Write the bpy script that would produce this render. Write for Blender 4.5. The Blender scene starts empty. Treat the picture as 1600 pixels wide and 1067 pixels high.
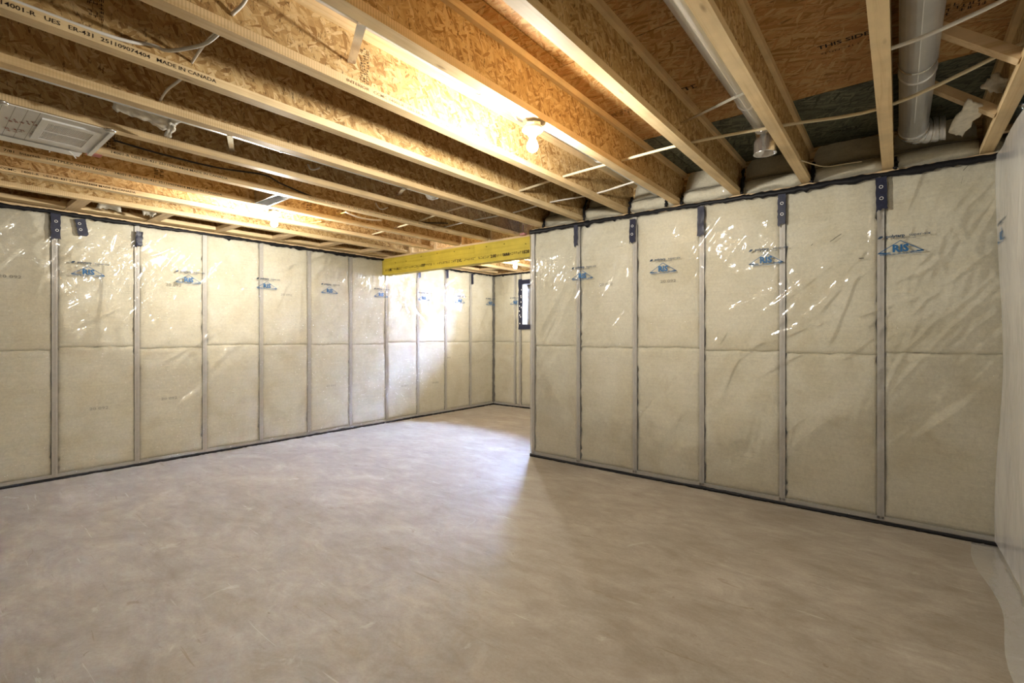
import bpy, bmesh, math, random
import numpy as np
from mathutils import Vector, Matrix

# ------------------------------------------------------------------ camera, world, exposure
scene = bpy.context.scene
COL = scene.collection
R = random.Random(7)
NR = np.random.RandomState(11)

F_PX, YAW, CY_PX, CAM_H = 757.63, 0.6725, 522.97, 1.3184      # focal length in pixels of the 1600 px wide frame
cam_data = bpy.data.cameras.new('camera')
cam_data.sensor_width = 36.0
cam_data.lens = F_PX / 1600.0 * 36.0
cam_data.shift_y = (CY_PX - 533.5) / 1600.0
cam_data.clip_start = 0.02
cam = bpy.data.objects.new('camera', cam_data)
COL.objects.link(cam)
cam.location = (0, 0, CAM_H)
cam.rotation_euler = (math.pi / 2, 0, YAW)
scene.camera = cam
scene.cycles.max_bounces = 7
scene.cycles.diffuse_bounces = 4
scene.cycles.glossy_bounces = 2

world = bpy.data.worlds.new('overcast_sky')
scene.world = world
world.use_nodes = True
bg = world.node_tree.nodes['Background']
bg.inputs['Color'].default_value = (0.47, 0.615, 1.0, 1)
bg.inputs['Strength'].default_value = 180.0

BULB_STRENGTH = 760.0
BULB_COLOR = (1.0, 0.94, 0.84)
vs = scene.view_settings
vs.view_transform = 'Standard'
vs.look = 'None'
vs.gamma = 1.0
vs.use_curve_mapping = False
vs.exposure = 1.6

# ------------------------------------------------------------------ photo pixel -> point on a plane
_d = np.array([-math.sin(YAW), math.cos(YAW), 0.0])
_r = np.array([math.cos(YAW), math.sin(YAW), 0.0])
_C = np.array([0, 0, CAM_H])
def ray(px, py): return _d + _r * (px - 800) / F_PX + np.array([0, 0, 1.0]) * (CY_PX - py) / F_PX
def onz(px, py, z): v = ray(px, py); return Vector(_C + v * (z - CAM_H) / v[2])
def onx(px, py, x): v = ray(px, py); return Vector(_C + v * x / v[0])
def ony(px, py, y): v = ray(px, py); return Vector(_C + v * y / v[1])

# ------------------------------------------------------------------ room dimensions (metres)
XL, XR = -5.988, 0.525           # insulated left wall, right-hand side wall
YB, YF, YK = 4.251, 6.961, -3.2  # wall with the corner, far wall of the recess, wall behind the camera
XC = -3.122                      # corner where the recess begins
ZT = 2.43                        # top of the insulated walls
ZJ = 2.466                       # underside of the joists
ZS = 2.768                       # underside of the subfloor
JS, J0 = 0.4877, -0.055          # joist spacing and first joist
ST = 0.6096                      # stud spacing

# ------------------------------------------------------------------ material helpers
def new_mat(name):
    m = bpy.data.materials.new(name); m.use_nodes = True
    nt = m.node_tree
    for n in list(nt.nodes): nt.nodes.remove(n)
    out = nt.nodes.new('ShaderNodeOutputMaterial')
    return m, nt, out
def N(nt, kind, **kw):
    n = nt.nodes.new(kind)
    for k, v in kw.items():
        if k.startswith('i_'): n.inputs[k[2:].replace('_', ' ')].default_value = v
        else: setattr(n, k, v)
    return n
def ramp(nt, stops, interp='LINEAR'):
    n = nt.nodes.new('ShaderNodeValToRGB'); cr = n.color_ramp; cr.interpolation = interp
    while len(cr.elements) < len(stops): cr.elements.new(0.5)
    for e, (p, c) in zip(cr.elements, stops):
        e.position = p; e.color = (c[0], c[1], c[2], 1) if not isinstance(c, (int, float)) else (c, c, c, 1)
    return n
def principled(nt, out, rough=0.6, metal=0.0, spec=0.5):
    b = nt.nodes.new('ShaderNodeBsdfPrincipled')
    b.inputs['Roughness'].default_value = rough; b.inputs['Metallic'].default_value = metal
    b.inputs['Specular IOR Level'].default_value = spec
    nt.links.new(b.outputs[0], out.inputs[0]); return b
def coords(nt, scale=(1, 1, 1), rot=(0, 0, 0), randomise=True, what='Object'):
    tc = nt.nodes.new('ShaderNodeTexCoord'); src = tc.outputs[what]
    if randomise:
        oi = nt.nodes.new('ShaderNodeObjectInfo')
        mul = N(nt, 'ShaderNodeVectorMath', operation='SCALE'); mul.inputs[0].default_value = (13.1, 7.7, 5.3)
        nt.links.new(oi.outputs['Random'], mul.inputs['Scale'])
        add = N(nt, 'ShaderNodeVectorMath', operation='ADD')
        nt.links.new(src, add.inputs[0]); nt.links.new(mul.outputs[0], add.inputs[1]); src = add.outputs[0]
    mp = nt.nodes.new('ShaderNodeMapping')
    mp.inputs['Scale'].default_value = scale; mp.inputs['Rotation'].default_value = rot
    nt.links.new(src, mp.inputs['Vector']); return mp.outputs[0]
def noise(nt, vec, scale, detail=4, rough=0.55, dist=0.0):
    n = N(nt, 'ShaderNodeTexNoise'); n.inputs['Scale'].default_value = scale; n.inputs['Detail'].default_value = detail
    n.inputs['Roughness'].default_value = rough; n.inputs['Distortion'].default_value = dist
    nt.links.new(vec, n.inputs['Vector']); return n.outputs['Fac']
def mixc(nt, fac, a, b, mode='MIX'):
    n = N(nt, 'ShaderNodeMix', data_type='RGBA', blend_type=mode)
    for sock, v in ((n.inputs[0], fac), (n.inputs[6], a), (n.inputs[7], b)):
        if isinstance(v, bpy.types.NodeSocket): nt.links.new(v, sock)
        elif isinstance(v, (int, float)): sock.default_value = v
        else: sock.default_value = (v[0], v[1], v[2], 1)
    return n.outputs[2]
def math_n(nt, op, a, b=0.0, c=None):
    n = N(nt, 'ShaderNodeMath', operation=op)
    for s, v in zip(n.inputs, (a, b) if c is None else (a, b, c)):
        if isinstance(v, bpy.types.NodeSocket): nt.links.new(v, s)
        else: s.default_value = v
    return n.outputs[0]
def bump(nt, bsdf, height, strength, dist=0.01):
    b = N(nt, 'ShaderNodeBump'); b.inputs['Strength'].default_value = strength; b.inputs['Distance'].default_value = dist
    nt.links.new(height, b.inputs['Height']); nt.links.new(b.outputs[0], bsdf.inputs['Normal'])

def plain(name, color, rough=0.6, metal=0.0, spec=0.5, vary=0.08, vscale=18.0):
    m, nt, out = new_mat(name); b = principled(nt, out, rough, metal, spec)
    v = coords(nt); f = noise(nt, v, vscale, 5)
    r = ramp(nt, [(0.3, tuple(c * (1 - vary) for c in color)), (0.7, tuple(min(1, c * (1 + vary)) for c in color))])
    nt.links.new(f, r.inputs[0]); nt.links.new(r.outputs[0], b.inputs['Base Color']); return m

def mat_concrete():
    m, nt, out = new_mat('concrete_floor'); b = principled(nt, out, 0.6, 0, 0.3)
    v = coords(nt, randomise=False)
    va = coords(nt, (1.0, 1.7, 1), (0, 0, 0.5), False); vb = coords(nt, (1.0, 2.2, 1), (0, 0, -0.9), False)
    big = noise(nt, v, 0.7, 5, 0.6, 0.5); mid = noise(nt, va, 2.2, 10, 0.72, 0.7); mid2 = noise(nt, vb, 5.5, 8, 0.7, 0.5); fine = noise(nt, v, 70, 4, 0.7)
    r1 = ramp(nt, [(0.30, (0.262, 0.230, 0.184)), (0.50, (0.335, 0.304, 0.256)), (0.70, (0.425, 0.395, 0.345))])
    nt.links.new(mid, r1.inputs[0])
    c = r1.outputs[0]
    for f, lo, hi in ((big, 0.86, 1.08), (mid2, 0.86, 1.10), (fine, 0.93, 1.06)):
        r2 = ramp(nt, [(0.30, (lo, lo * 0.985, lo * 0.96)), (0.70, (hi, hi, hi))]); nt.links.new(f, r2.inputs[0]); c = mixc(nt, 1.0, c, r2.outputs[0], 'MULTIPLY')
    def marks(scale, rot, freq, lo, hi, amt, col, detail=5, dist=0.6):
        nonlocal c
        f = noise(nt, coords(nt, scale, (0, 0, rot), False), freq, detail, 0.62, dist); r = ramp(nt, [(lo, 0.0), (hi, 1.0)]); nt.links.new(f, r.inputs[0])
        c = mixc(nt, math_n(nt, 'MULTIPLY', r.outputs[0], amt), c, col)
    marks((1.4, 6.0, 1), -0.35, 2.4, 0.645, 0.70, 0.45, (0.185, 0.135, 0.075))     # brown trowel marks
    marks((1.0, 1.0, 1), 0.0, 4.5, 0.66, 0.72, 0.40, (0.55, 0.52, 0.46))           # pale cement smears
    marks((1.0, 14.0, 1), 1.1, 2.2, 0.68, 0.715, 0.40, (0.58, 0.55, 0.49), 3)      # thin pale scratches
    marks((1.0, 16.0, 1), 0.15, 2.6, 0.675, 0.71, 0.45, (0.20, 0.15, 0.09), 3)     # thin brown scratches
    marks((1.0, 1.0, 1), 0.4, 26.0, 0.71, 0.74, 0.5, (0.16, 0.115, 0.07), 3)       # specks
    nt.links.new(c, b.inputs['Base Color'])
    rr = ramp(nt, [(0.3, 0.50), (0.7, 0.70)]); nt.links.new(mid, rr.inputs[0]); nt.links.new(rr.outputs[0], b.inputs['Roughness'])
    h = math_n(nt, 'ADD', mid, math_n(nt, 'MULTIPLY', fine, 0.12)); bump(nt, b, h, 0.3, 0.012); return m

def mat_osb(name, cols, flake=(9.0, 40.0), axis_rot=0.0, plane='xy', strength=1.0):
    """strand board: three layers of stretched flakes at different angles over one another"""
    m, nt, out = new_mat(name); b = principled(nt, out, 0.62, 0, 0.25)
    rot0 = (0, 0, 0) if plane == 'xy' else (0, math.pi / 2, 0)          # bring the yz plane of a web into xy
    base = coords(nt, (1, 1, 1), rot0)
    warp = N(nt, 'ShaderNodeTexNoise'); warp.inputs['Scale'].default_value = 9; warp.inputs['Detail'].default_value = 2
    nt.links.new(base, warp.inputs['Vector'])
    wv = N(nt, 'ShaderNodeVectorMath', operation='MULTIPLY_ADD'); wv.inputs[1].default_value = (0.03, 0.03, 0.0)
    nt.links.new(warp.outputs['Color'], wv.inputs[0]); nt.links.new(base, wv.inputs[2])
    col = None; hgt = None
    for i, (ang, sc, thr) in enumerate(((0.1, 1.0, 0.0), (0.55, 1.15, 0.45), (-0.45, 0.9, 0.5), (1.2, 1.3, 0.80))):
        mp = N(nt, 'ShaderNodeMapping'); mp.inputs['Rotation'].default_value = (0, 0, ang + axis_rot)
        mp.inputs['Scale'].default_value = (1, 1, 0.0); mp.inputs['Location'].default_value = (i * 3.3, i * 1.7, 0)
        nt.links.new(wv.outputs[0], mp.inputs[0])
        m2 = N(nt, 'ShaderNodeMapping'); m2.inputs['Scale'].default_value = (flake[0] * sc, flake[1] * sc, 0.0)
        nt.links.new(mp.outputs[0], m2.inputs[0])
        vo = N(nt, 'ShaderNodeTexVoronoi'); vo.inputs['Scale'].default_value = 1.0; vo.inputs['Randomness'].default_value = 1.0
        nt.links.new(m2.outputs[0], vo.inputs['Vector'])
        sep = N(nt, 'ShaderNodeSeparateColor'); nt.links.new(vo.outputs['Color'], sep.inputs[0])
        rp = ramp(nt, [(k / (len(cols) - 1), c) for k, c in enumerate(cols)]); nt.links.new(sep.outputs[0], rp.inputs[0])
        gm = N(nt, 'ShaderNodeMapping'); gm.inputs['Scale'].default_value = (0.35, 3.0, 0.0); nt.links.new(m2.outputs[0], gm.inputs[0])
        g = noise(nt, gm.outputs[0], 2.0, 4, 0.6)
        gr = ramp(nt, [(0.3, 0.72), (0.7, 1.15)]); nt.links.new(g, gr.inputs[0])
        layer = mixc(nt, 1.0, rp.outputs[0], gr.outputs[0], 'MULTIPLY')
        if col is None: col = layer; hgt = sep.outputs[0]
        else:
            f = math_n(nt, 'GREATER_THAN', sep.outputs[1], thr)
            col = mixc(nt, f, col, layer)
            hn = N(nt, 'ShaderNodeMix', data_type='FLOAT'); nt.links.new(f, hn.inputs[0]); nt.links.new(hgt, hn.inputs[2]); nt.links.new(sep.outputs[0], hn.inputs[3]); hgt = hn.outputs[0]
    # dark slivers between strands
    sl = N(nt, 'ShaderNodeMapping'); sl.inputs['Scale'].default_value = (flake[0] * 1.3, flake[1] * 1.3, 0.0); sl.inputs['Rotation'].default_value = (0, 0, 0.3 + axis_rot); nt.links.new(wv.outputs[0], sl.inputs[0])
    s = noise(nt, sl.outputs[0], 1.0, 3, 0.6, 1.0); sr = ramp(nt, [(0.605, 0.0), (0.66, 1.0)]); nt.links.new(s, sr.inputs[0])
    col = mixc(nt, math_n(nt, 'MULTIPLY', sr.outputs[0], 0.75), col, tuple(c * 0.35 for c in cols[0]))
    nt.links.new(col, b.inputs['Base Color']); return m

def mat_pine(name, light, dark, along='y', comb=False):
    m, nt, out = new_mat(name); b = principled(nt, out, 0.55, 0, 0.3)
    sc = {'y': (34, 1.1, 34), 'x': (1.1, 34, 34), 'z': (34, 34, 1.1)}[along]
    v = coords(nt, sc); v2 = coords(nt, (6, 6, 6))
    g = noise(nt, v, 1.0, 5, 0.6, 0.8); r = ramp(nt, [(0.28, dark), (0.5, light), (0.8, tuple(min(1, c * 1.07) for c in light))]); nt.links.new(g, r.inputs[0])
    c = r.outputs[0]
    bl = noise(nt, v2, 0.9, 3); rb = ramp(nt, [(0.35, 0.88), (0.65, 1.06)]); nt.links.new(bl, rb.inputs[0])
    c = mixc(nt, 1.0, c, rb.outputs[0], 'MULTIPLY')
    # knots
    vk = coords(nt, (9, 2.6, 9) if along == 'y' else (2.6, 9, 9)); vo = N(nt, 'ShaderNodeTexVoronoi'); vo.inputs['Scale'].default_value = 1.0; nt.links.new(vk, vo.inputs['Vector'])
    rk = ramp(nt, [(0.03, 1.0), (0.10, 0.0)]); nt.links.new(vo.outputs['Distance'], rk.inputs[0])
    c = mixc(nt, math_n(nt, 'MULTIPLY', rk.outputs[0], 0.65), c, (0.22, 0.11, 0.045))
    if comb:                                                   # roller marks pressed into the edge of the flange
        tc = N(nt, 'ShaderNodeTexCoord'); sep = N(nt, 'ShaderNodeSeparateXYZ'); nt.links.new(tc.outputs['Object'], sep.inputs[0])
        w = math_n(nt, 'SINE', math_n(nt, 'MULTIPLY', sep.outputs[1], 2 * math.pi / 0.0115))
        w = math_n(nt, 'GREATER_THAN', w, 0.35)
        ge = N(nt, 'ShaderNodeNewGeometry'); sn = N(nt, 'ShaderNodeSeparateXYZ'); nt.links.new(ge.outputs['Normal'], sn.inputs[0])
        side = math_n(nt, 'GREATER_THAN', math_n(nt, 'ABSOLUTE', sn.outputs[0]), 0.5)
        patch = noise(nt, coords(nt, (1, 1.2, 1)), 1.3, 2); pr_ = ramp(nt, [(0.42, 0.25), (0.55, 1.0)]); nt.links.new(patch, pr_.inputs[0])
        f = math_n(nt, 'MULTIPLY', math_n(nt, 'MULTIPLY', w, side), math_n(nt, 'MULTIPLY', pr_.outputs[0], 0.33))
        c = mixc(nt, f, c, (0.33, 0.19, 0.07))
    nt.links.new(c, b.inputs['Base Color']); bump(nt, b, g, 0.12, 0.003); return m

def mat_fiberglass():
    m, nt, out = new_mat('fiberglass_wool'); b = principled(nt, out, 0.95, 0, 0.1)
    v = coords(nt); vh = coords(nt, (2, 2, 42))
    a = noise(nt, v, 3.0, 5, 0.6, 0.5); f = noise(nt, v, 55, 4, 0.7, 0.8); li = noise(nt, vh, 1.6, 3, 0.6)
    r = ramp(nt, [(0.25, (0.62, 0.57, 0.42)), (0.5, (0.71, 0.675, 0.545)), (0.78, (0.76, 0.735, 0.63))]); nt.links.new(a, r.inputs[0])
    rf = ramp(nt, [(0.28, 0.86), (0.7, 1.08)]); nt.links.new(f, rf.inputs[0])
    c = mixc(nt, 1.0, r.outputs[0], rf.outputs[0], 'MULTIPLY')
    rl = ramp(nt, [(0.35, 0.965), (0.6, 1.015)]); nt.links.new(li, rl.inputs[0]); c = mixc(nt, 1.0, c, rl.outputs[0], 'MULTIPLY')
    st = noise(nt, coords(nt, (2.2, 2.2, 2.2)), 1.0, 5, 0.7, 1.0); rs = ramp(nt, [(0.64, 0.0), (0.78, 1.0)]); nt.links.new(st, rs.inputs[0])
    c = mixc(nt, math_n(nt, 'MULTIPLY', rs.outputs[0], 0.4), c, (0.40, 0.31, 0.16))
    nt.links.new(c, b.inputs['Base Color'])
    h = math_n(nt, 'ADD', math_n(nt, 'MULTIPLY', f, 0.6), math_n(nt, 'MULTIPLY', li, 0.5)); bump(nt, b, h, 0.5, 0.006); return m

def mat_poly(name='polyethylene_film', haze=0.06, fine=0.16, rough=0.085):
    m, nt, out = new_mat(name)
    v = coords(nt, randomise=True)
    n1 = noise(nt, coords(nt, (1.0, 1.0, 0.55)), 5.0, 4, 0.55, 0.8); n2 = noise(nt, v, 24, 2, 0.5)
    h = math_n(nt, 'ADD', n1, math_n(nt, 'MULTIPLY', n2, 0.18))
    bp = N(nt, 'ShaderNodeBump'); bp.inputs['Strength'].default_value = fine; bp.inputs['Distance'].default_value = 0.02; nt.links.new(h, bp.inputs['Height'])
    tr = N(nt, 'ShaderNodeBsdfTransparent'); tr.inputs[0].default_value = (0.975, 0.975, 0.97, 1)
    gl = N(nt, 'ShaderNodeBsdfGlossy'); gl.inputs['Roughness'].default_value = rough; gl.inputs['Color'].default_value = (1, 1, 1, 1); nt.links.new(bp.outputs[0], gl.inputs['Normal'])
    df = N(nt, 'ShaderNodeBsdfDiffuse'); df.inputs[0].default_value = (0.80, 0.80, 0.80, 1); nt.links.new(bp.outputs[0], df.inputs['Normal'])
    fr = N(nt, 'ShaderNodeFresnel'); fr.inputs['IOR'].default_value = 1.42; nt.links.new(bp.outputs[0], fr.inputs['Normal'])
    lw = N(nt, 'ShaderNodeLayerWeight'); lw.inputs['Blend'].default_value = 0.35
    hz = math_n(nt, 'MULTIPLY_ADD', lw.outputs['Facing'], haze * 2.6, haze)
    m1 = N(nt, 'ShaderNodeMixShader'); nt.links.new(hz, m1.inputs[0]); nt.links.new(tr.outputs[0], m1.inputs[1]); nt.links.new(df.outputs[0], m1.inputs[2])
    m2 = N(nt, 'ShaderNodeMixShader'); nt.links.new(math_n(nt, 'MINIMUM', fr.outputs[0], 0.55), m2.inputs[0]); nt.links.new(m1.outputs[0], m2.inputs[1]); nt.links.new(gl.outputs[0], m2.inputs[2])
    nt.links.new(m2.outputs[0], out.inputs[0]); return m

def mat_emit(name, color, strength):
    m, nt, out = new_mat(name); e = N(nt, 'ShaderNodeEmission'); e.inputs[0].default_value = (*color, 1); e.inputs[1].default_value = strength
    nt.links.new(e.outputs[0], out.inputs[0]); return m
def mat_glass():
    m, nt, out = new_mat('window_glass')
    tr = N(nt, 'ShaderNodeBsdfTransparent'); gl = N(nt, 'ShaderNodeBsdfGlossy'); gl.inputs['Roughness'].default_value = 0.02
    fr = N(nt, 'ShaderNodeFresnel'); mx = N(nt, 'ShaderNodeMixShader')
    nt.links.new(fr.outputs[0], mx.inputs[0]); nt.links.new(tr.outputs[0], mx.inputs[1]); nt.links.new(gl.outputs[0], mx.inputs[2]); nt.links.new(mx.outputs[0], out.inputs[0]); return m

M = dict(
    concrete=mat_concrete(),
    web=mat_osb('osb_web', [(0.29, 0.155, 0.050), (0.47, 0.30, 0.118), (0.56, 0.38, 0.165), (0.66, 0.485, 0.255)], (18, 66), 0.9, 'yz'),
    subfloor=mat_osb('osb_subfloor', [(0.32, 0.16, 0.040), (0.48, 0.245, 0.085), (0.50, 0.30, 0.115), (0.58, 0.385, 0.175)], (9, 62), 0.0, 'xy'),
    subfloor_green=mat_osb('osb_subfloor_green', [(0.045, 0.052, 0.036), (0.085, 0.095, 0.068), (0.13, 0.14, 0.10), (0.19, 0.19, 0.135)], (9, 62), 0.0, 'xy'),
    pine=mat_pine('pine_lumber', (0.74, 0.57, 0.325), (0.60, 0.41, 0.195)),
    pine_comb=mat_pine('pine_lumber_roller_marked', (0.73, 0.55, 0.305), (0.60, 0.41, 0.19), comb=True),
    pine_x=mat_pine('pine_lumber_crosswise', (0.68, 0.51, 0.30), (0.53, 0.36, 0.18), 'x'),
    beam=mat_pine('yellow_coated_beam', (0.60, 0.47, 0.055), (0.50, 0.37, 0.035), 'x'),
    wool=mat_fiberglass(),
    poly=mat_poly(),
    poly_side=mat_poly('polyethylene_film_loose', 0.22, 0.12, 0.16),
    poly_floor=mat_poly('polyethylene_film_on_floor', 0.13, 0.5, 0.2),
    steel=plain('galvanised_stud', (0.53, 0.51, 0.475), 0.5, 0.1, 0.5, 0.06, 30),
    duct=plain('galvanised_duct', (0.78, 0.79, 0.81), 0.28, 0.55, 0.5, 0.05, 9),
    tin=plain('bare_sheet_metal', (0.66, 0.65, 0.63), 0.22, 0.9, 0.5, 0.1, 14),
    concrete_wall=plain('foundation_concrete', (0.20, 0.185, 0.16), 0.9, vary=0.15),
    sealant=plain('acoustic_sealant', (0.008, 0.008, 0.010), 0.5, 0, 0.25, 0.3, 40),
    tape=plain('navy_sheathing_tape', (0.017, 0.020, 0.045), 0.42, 0, 0.35, 0.25, 60),
    print_blue=plain('blue_ink', (0.022, 0.125, 0.30), 0.5, 0, 0.3, 0.1),
    print_navy=plain('navy_ink', (0.02, 0.05, 0.10), 0.5, 0, 0.3, 0.1),
    print_black=plain('black_ink', (0.028, 0.018, 0.012), 0.7, 0, 0.2, 0.1),
    print_faint=plain('faint_ink', (0.20, 0.13, 0.07), 0.7, 0, 0.2, 0.1),
    print_grey=plain('grey_ink', (0.27, 0.255, 0.22), 0.8, 0, 0.2, 0.15, 60),
    white=plain('white_enamel', (0.80, 0.80, 0.79), 0.35, 0, 0.5, 0.03),
    porcelain=plain('white_porcelain', (0.85, 0.85, 0.84), 0.2, 0, 0.5, 0.02),
    panel=plain('white_return_panel', (0.80, 0.80, 0.78), 0.55, 0, 0.3, 0.04),
    red=plain('red_ink', (0.42, 0.16, 0.14), 0.7, 0, 0.2, 0.2),
    gravel=plain('grey_gravel', (0.36, 0.34, 0.31), 0.9, 0, 0.3, 0.3, 60),
    cable_white=plain('white_cable_jacket', (0.74, 0.72, 0.67), 0.45, 0, 0.4, 0.04),
    cable_cream=plain('cream_pex_pipe', (0.70, 0.61, 0.42), 0.4, 0, 0.4, 0.04),
    cable_yellow=plain('yellow_cable_jacket', (0.75, 0.60, 0.16), 0.45),
    cable_black=plain('black_cable_jacket', (0.022, 0.022, 0.024), 0.5),
    fluff=plain('white_wool_scrap', (0.66, 0.63, 0.55), 0.95, 0, 0.1, 0.18, 30),
    bulb=mat_emit('lit_bulb_glass', BULB_COLOR, BULB_STRENGTH),
    glass=mat_glass(),
    vinyl=plain('white_vinyl', (0.78, 0.80, 0.83), 0.35),
    pinkfoam=plain('pink_bracket', (0.50, 0.22, 0.20), 0.6),
)

# ------------------------------------------------------------------ mesh helpers
def link(name, me, mat=None, parent=None, loc=None, rot=None, smooth=False):
    o = bpy.data.objects.new(name, me); COL.objects.link(o)
    if mat is not None and not me.materials: me.materials.append(mat)
    if parent is not None: o.parent = parent
    if loc is not None: o.location = loc
    if rot is not None: o.rotation_euler = rot
    if smooth:
        me.polygons.foreach_set('use_smooth', [True] * len(me.polygons))
    return o
def tag(o, label=None, cat=None, group=None, kind=None):
    if label: o['label'] = label
    if cat: o['category'] = cat
    if group: o['group'] = group
    if kind: o['kind'] = kind
    return o
def empty(name, loc=(0, 0, 0), rotz=0.0):
    o = bpy.data.objects.new(name, None); COL.objects.link(o); o.location = loc; o.rotation_euler = (0, 0, rotz); o.empty_display_size = 0.1; return o
class MB:
    def __init__(s): s.v = []; s.f = []
    def quad(s, a, b, c, d): n = len(s.v); s.v += [a, b, c, d]; s.f.append((n, n + 1, n + 2, n + 3)); return s
    def poly(s, pts): n = len(s.v); s.v += list(pts); s.f.append(tuple(range(n, n + len(pts)))); return s
    def box(s, x0, x1, y0, y1, z0, z1):
        n = len(s.v)
        s.v += [(x, y, z) for z in (z0, z1) for y in (y0, y1) for x in (x0, x1)]
        s.f += [tuple(n + i for i in q) for q in ((0, 2, 3, 1), (4, 5, 7, 6), (0, 1, 5, 4), (2, 6, 7, 3), (0, 4, 6, 2), (1, 3, 7, 5))]; return s
    def beam(s, p, q, w, h, up=(0, 0, 1)):
        """rectangular bar from p to q, width w and depth h"""
        p = Vector(p); q = Vector(q); d = (q - p).normalized(); r = d.cross(Vector(up)).normalized(); u = r.cross(d).normalized(); n = len(s.v)
        for c in (p, q):
            for a, b in ((-1, -1), (1, -1), (1, 1), (-1, 1)): s.v.append(tuple(c + r * a * w / 2 + u * b * h / 2))
        s.f += [tuple(n + i for i in qd) for qd in ((3, 2, 1, 0), (4, 5, 6, 7), (0, 1, 5, 4), (1, 2, 6, 5), (2, 3, 7, 6), (3, 0, 4, 7))]; return s
    def tube(s, pts, r, seg=10, cap=True):
        pts = [Vector(p) for p in pts]; rr = r if isinstance(r, (list, tuple)) else [r] * len(pts); n0 = len(s.v); prev = None
        for i, p in enumerate(pts):
            d = (pts[min(i + 1, len(pts) - 1)] - pts[max(i - 1, 0)]).normalized()
            if prev is None:
                a = Vector((0, 0, 1)) if abs(d.z) < 0.9 else Vector((1, 0, 0)); prev = d.cross(a).normalized()
            prev = (prev - d * prev.dot(d)).normalized(); b = d.cross(prev)
            for k in range(seg):
                t = 2 * math.pi * k / seg; s.v.append(tuple(p + (prev * math.cos(t) + b * math.sin(t)) * rr[i]))
        for i in range(len(pts) - 1):
            for k in range(seg):
                a = n0 + i * seg + k; b = n0 + i * seg + (k + 1) % seg; s.f.append((a, b, b + seg, a + seg))
        if cap: s.f.append(tuple(n0 + k for k in reversed(range(seg)))); s.f.append(tuple(n0 + (len(pts) - 1) * seg + k for k in range(seg)))
        return s
    def lathe(s, prof, seg=24, c=(0, 0, 0)):
        n0 = len(s.v)
        for r, z in prof:
            for k in range(seg):
                t = 2 * math.pi * k / seg; s.v.append((c[0] + r * math.cos(t), c[1] + r * math.sin(t), c[2] + z))
        for i in range(len(prof) - 1):
            for k in range(seg):
                a = n0 + i * seg + k; b = n0 + i * seg + (k + 1) % seg; s.f.append((a, b, b + seg, a + seg))
        return s
    def mesh(s, name):
        me = bpy.data.meshes.new(name); me.from_pydata([tuple(v) for v in s.v], [], s.f); me.update(); return me
    def build(s, name, mat, parent=None, smooth=False, loc=None, rot=None):
        return link(name, s.mesh(name), mat, parent, loc, rot, smooth)
def catmull(pts, n=6):
    pts = [Vector(p) for p in pts]; P = [pts[0] * 2 - pts[1]] + pts + [pts[-1] * 2 - pts[-2]]; out = []
    for i in range(1, len(P) - 2):
        a, b, c, d = P[i - 1], P[i], P[i + 1], P[i + 2]
        for k in range(n):
            t = k / n; out.append(0.5 * ((2 * b) + (c - a) * t + (2 * a - 5 * b + 4 * c - d) * t * t + (3 * b - a - 3 * c + d) * t ** 3))
    out.append(pts[-1]); return out
def grid_mesh(name, P, keep=None):
    """P: (nu, nv, 3) array"""
    nu, nv, _ = P.shape
    idx = np.arange(nu * nv).reshape(nu, nv)
    q = np.stack([idx[:-1, :-1], idx[1:, :-1], idx[1:, 1:], idx[:-1, 1:]], -1).reshape(-1, 4)
    if keep is not None: q = q[keep.reshape(-1)]
    me = bpy.data.meshes.new(name); me.vertices.add(nu * nv); me.vertices.foreach_set('co', P.reshape(-1).astype(np.float32))
    me.loops.add(len(q) * 4); me.loops.foreach_set('vertex_index', q.reshape(-1).astype(np.int32))
    me.polygons.add(len(q)); me.polygons.foreach_set('loop_start', np.arange(0, len(q) * 4, 4, dtype=np.int32))
    me.polygons.foreach_set('use_smooth', np.ones(len(q), dtype=bool)); me.update(calc_edges=True); me.validate(); return me
def wavefield(U, V, comps, seed):
    """smooth random relief: list of (amplitude, scale_u, scale_v)"""
    rs = np.random.RandomState(seed); h = np.zeros_like(U)
    for amp, su, sv in comps:
        for k in range(7):
            a = rs.uniform(-1, 1) / su * 2 * math.pi; b = rs.uniform(-1, 1) / sv * 2 * math.pi
            h += amp / 2.6 * np.sin(a * U + b * V + rs.uniform(0, 6.28))
    return h
_txt = {}
def text_mesh(body, size=1.0, bold=0.0, stretch=1.0, align='LEFT'):
    """flat lettering in the local x-z plane, facing -y, origin at the baseline"""
    key = (body, size, bold, stretch, align)
    if key in _txt: return _txt[key]
    cu = bpy.data.curves.new('lettering', 'FONT'); cu.body = body; cu.size = size; cu.offset = bold; cu.resolution_u = 2; cu.align_x = align
    ob = bpy.data.objects.new('lettering', cu); COL.objects.link(ob)
    dg = bpy.context.evaluated_depsgraph_get(); me = bpy.data.meshes.new_from_object(ob.evaluated_get(dg))
    bpy.data.objects.remove(ob); bpy.data.curves.remove(cu)
    me.transform(Matrix.Diagonal((stretch, 1, 1, 1))); me.transform(Matrix.Rotation(math.pi / 2, 4, 'X')); me.materials.clear(); me.name = 'lettering'
    _txt[key] = me; return me
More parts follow.
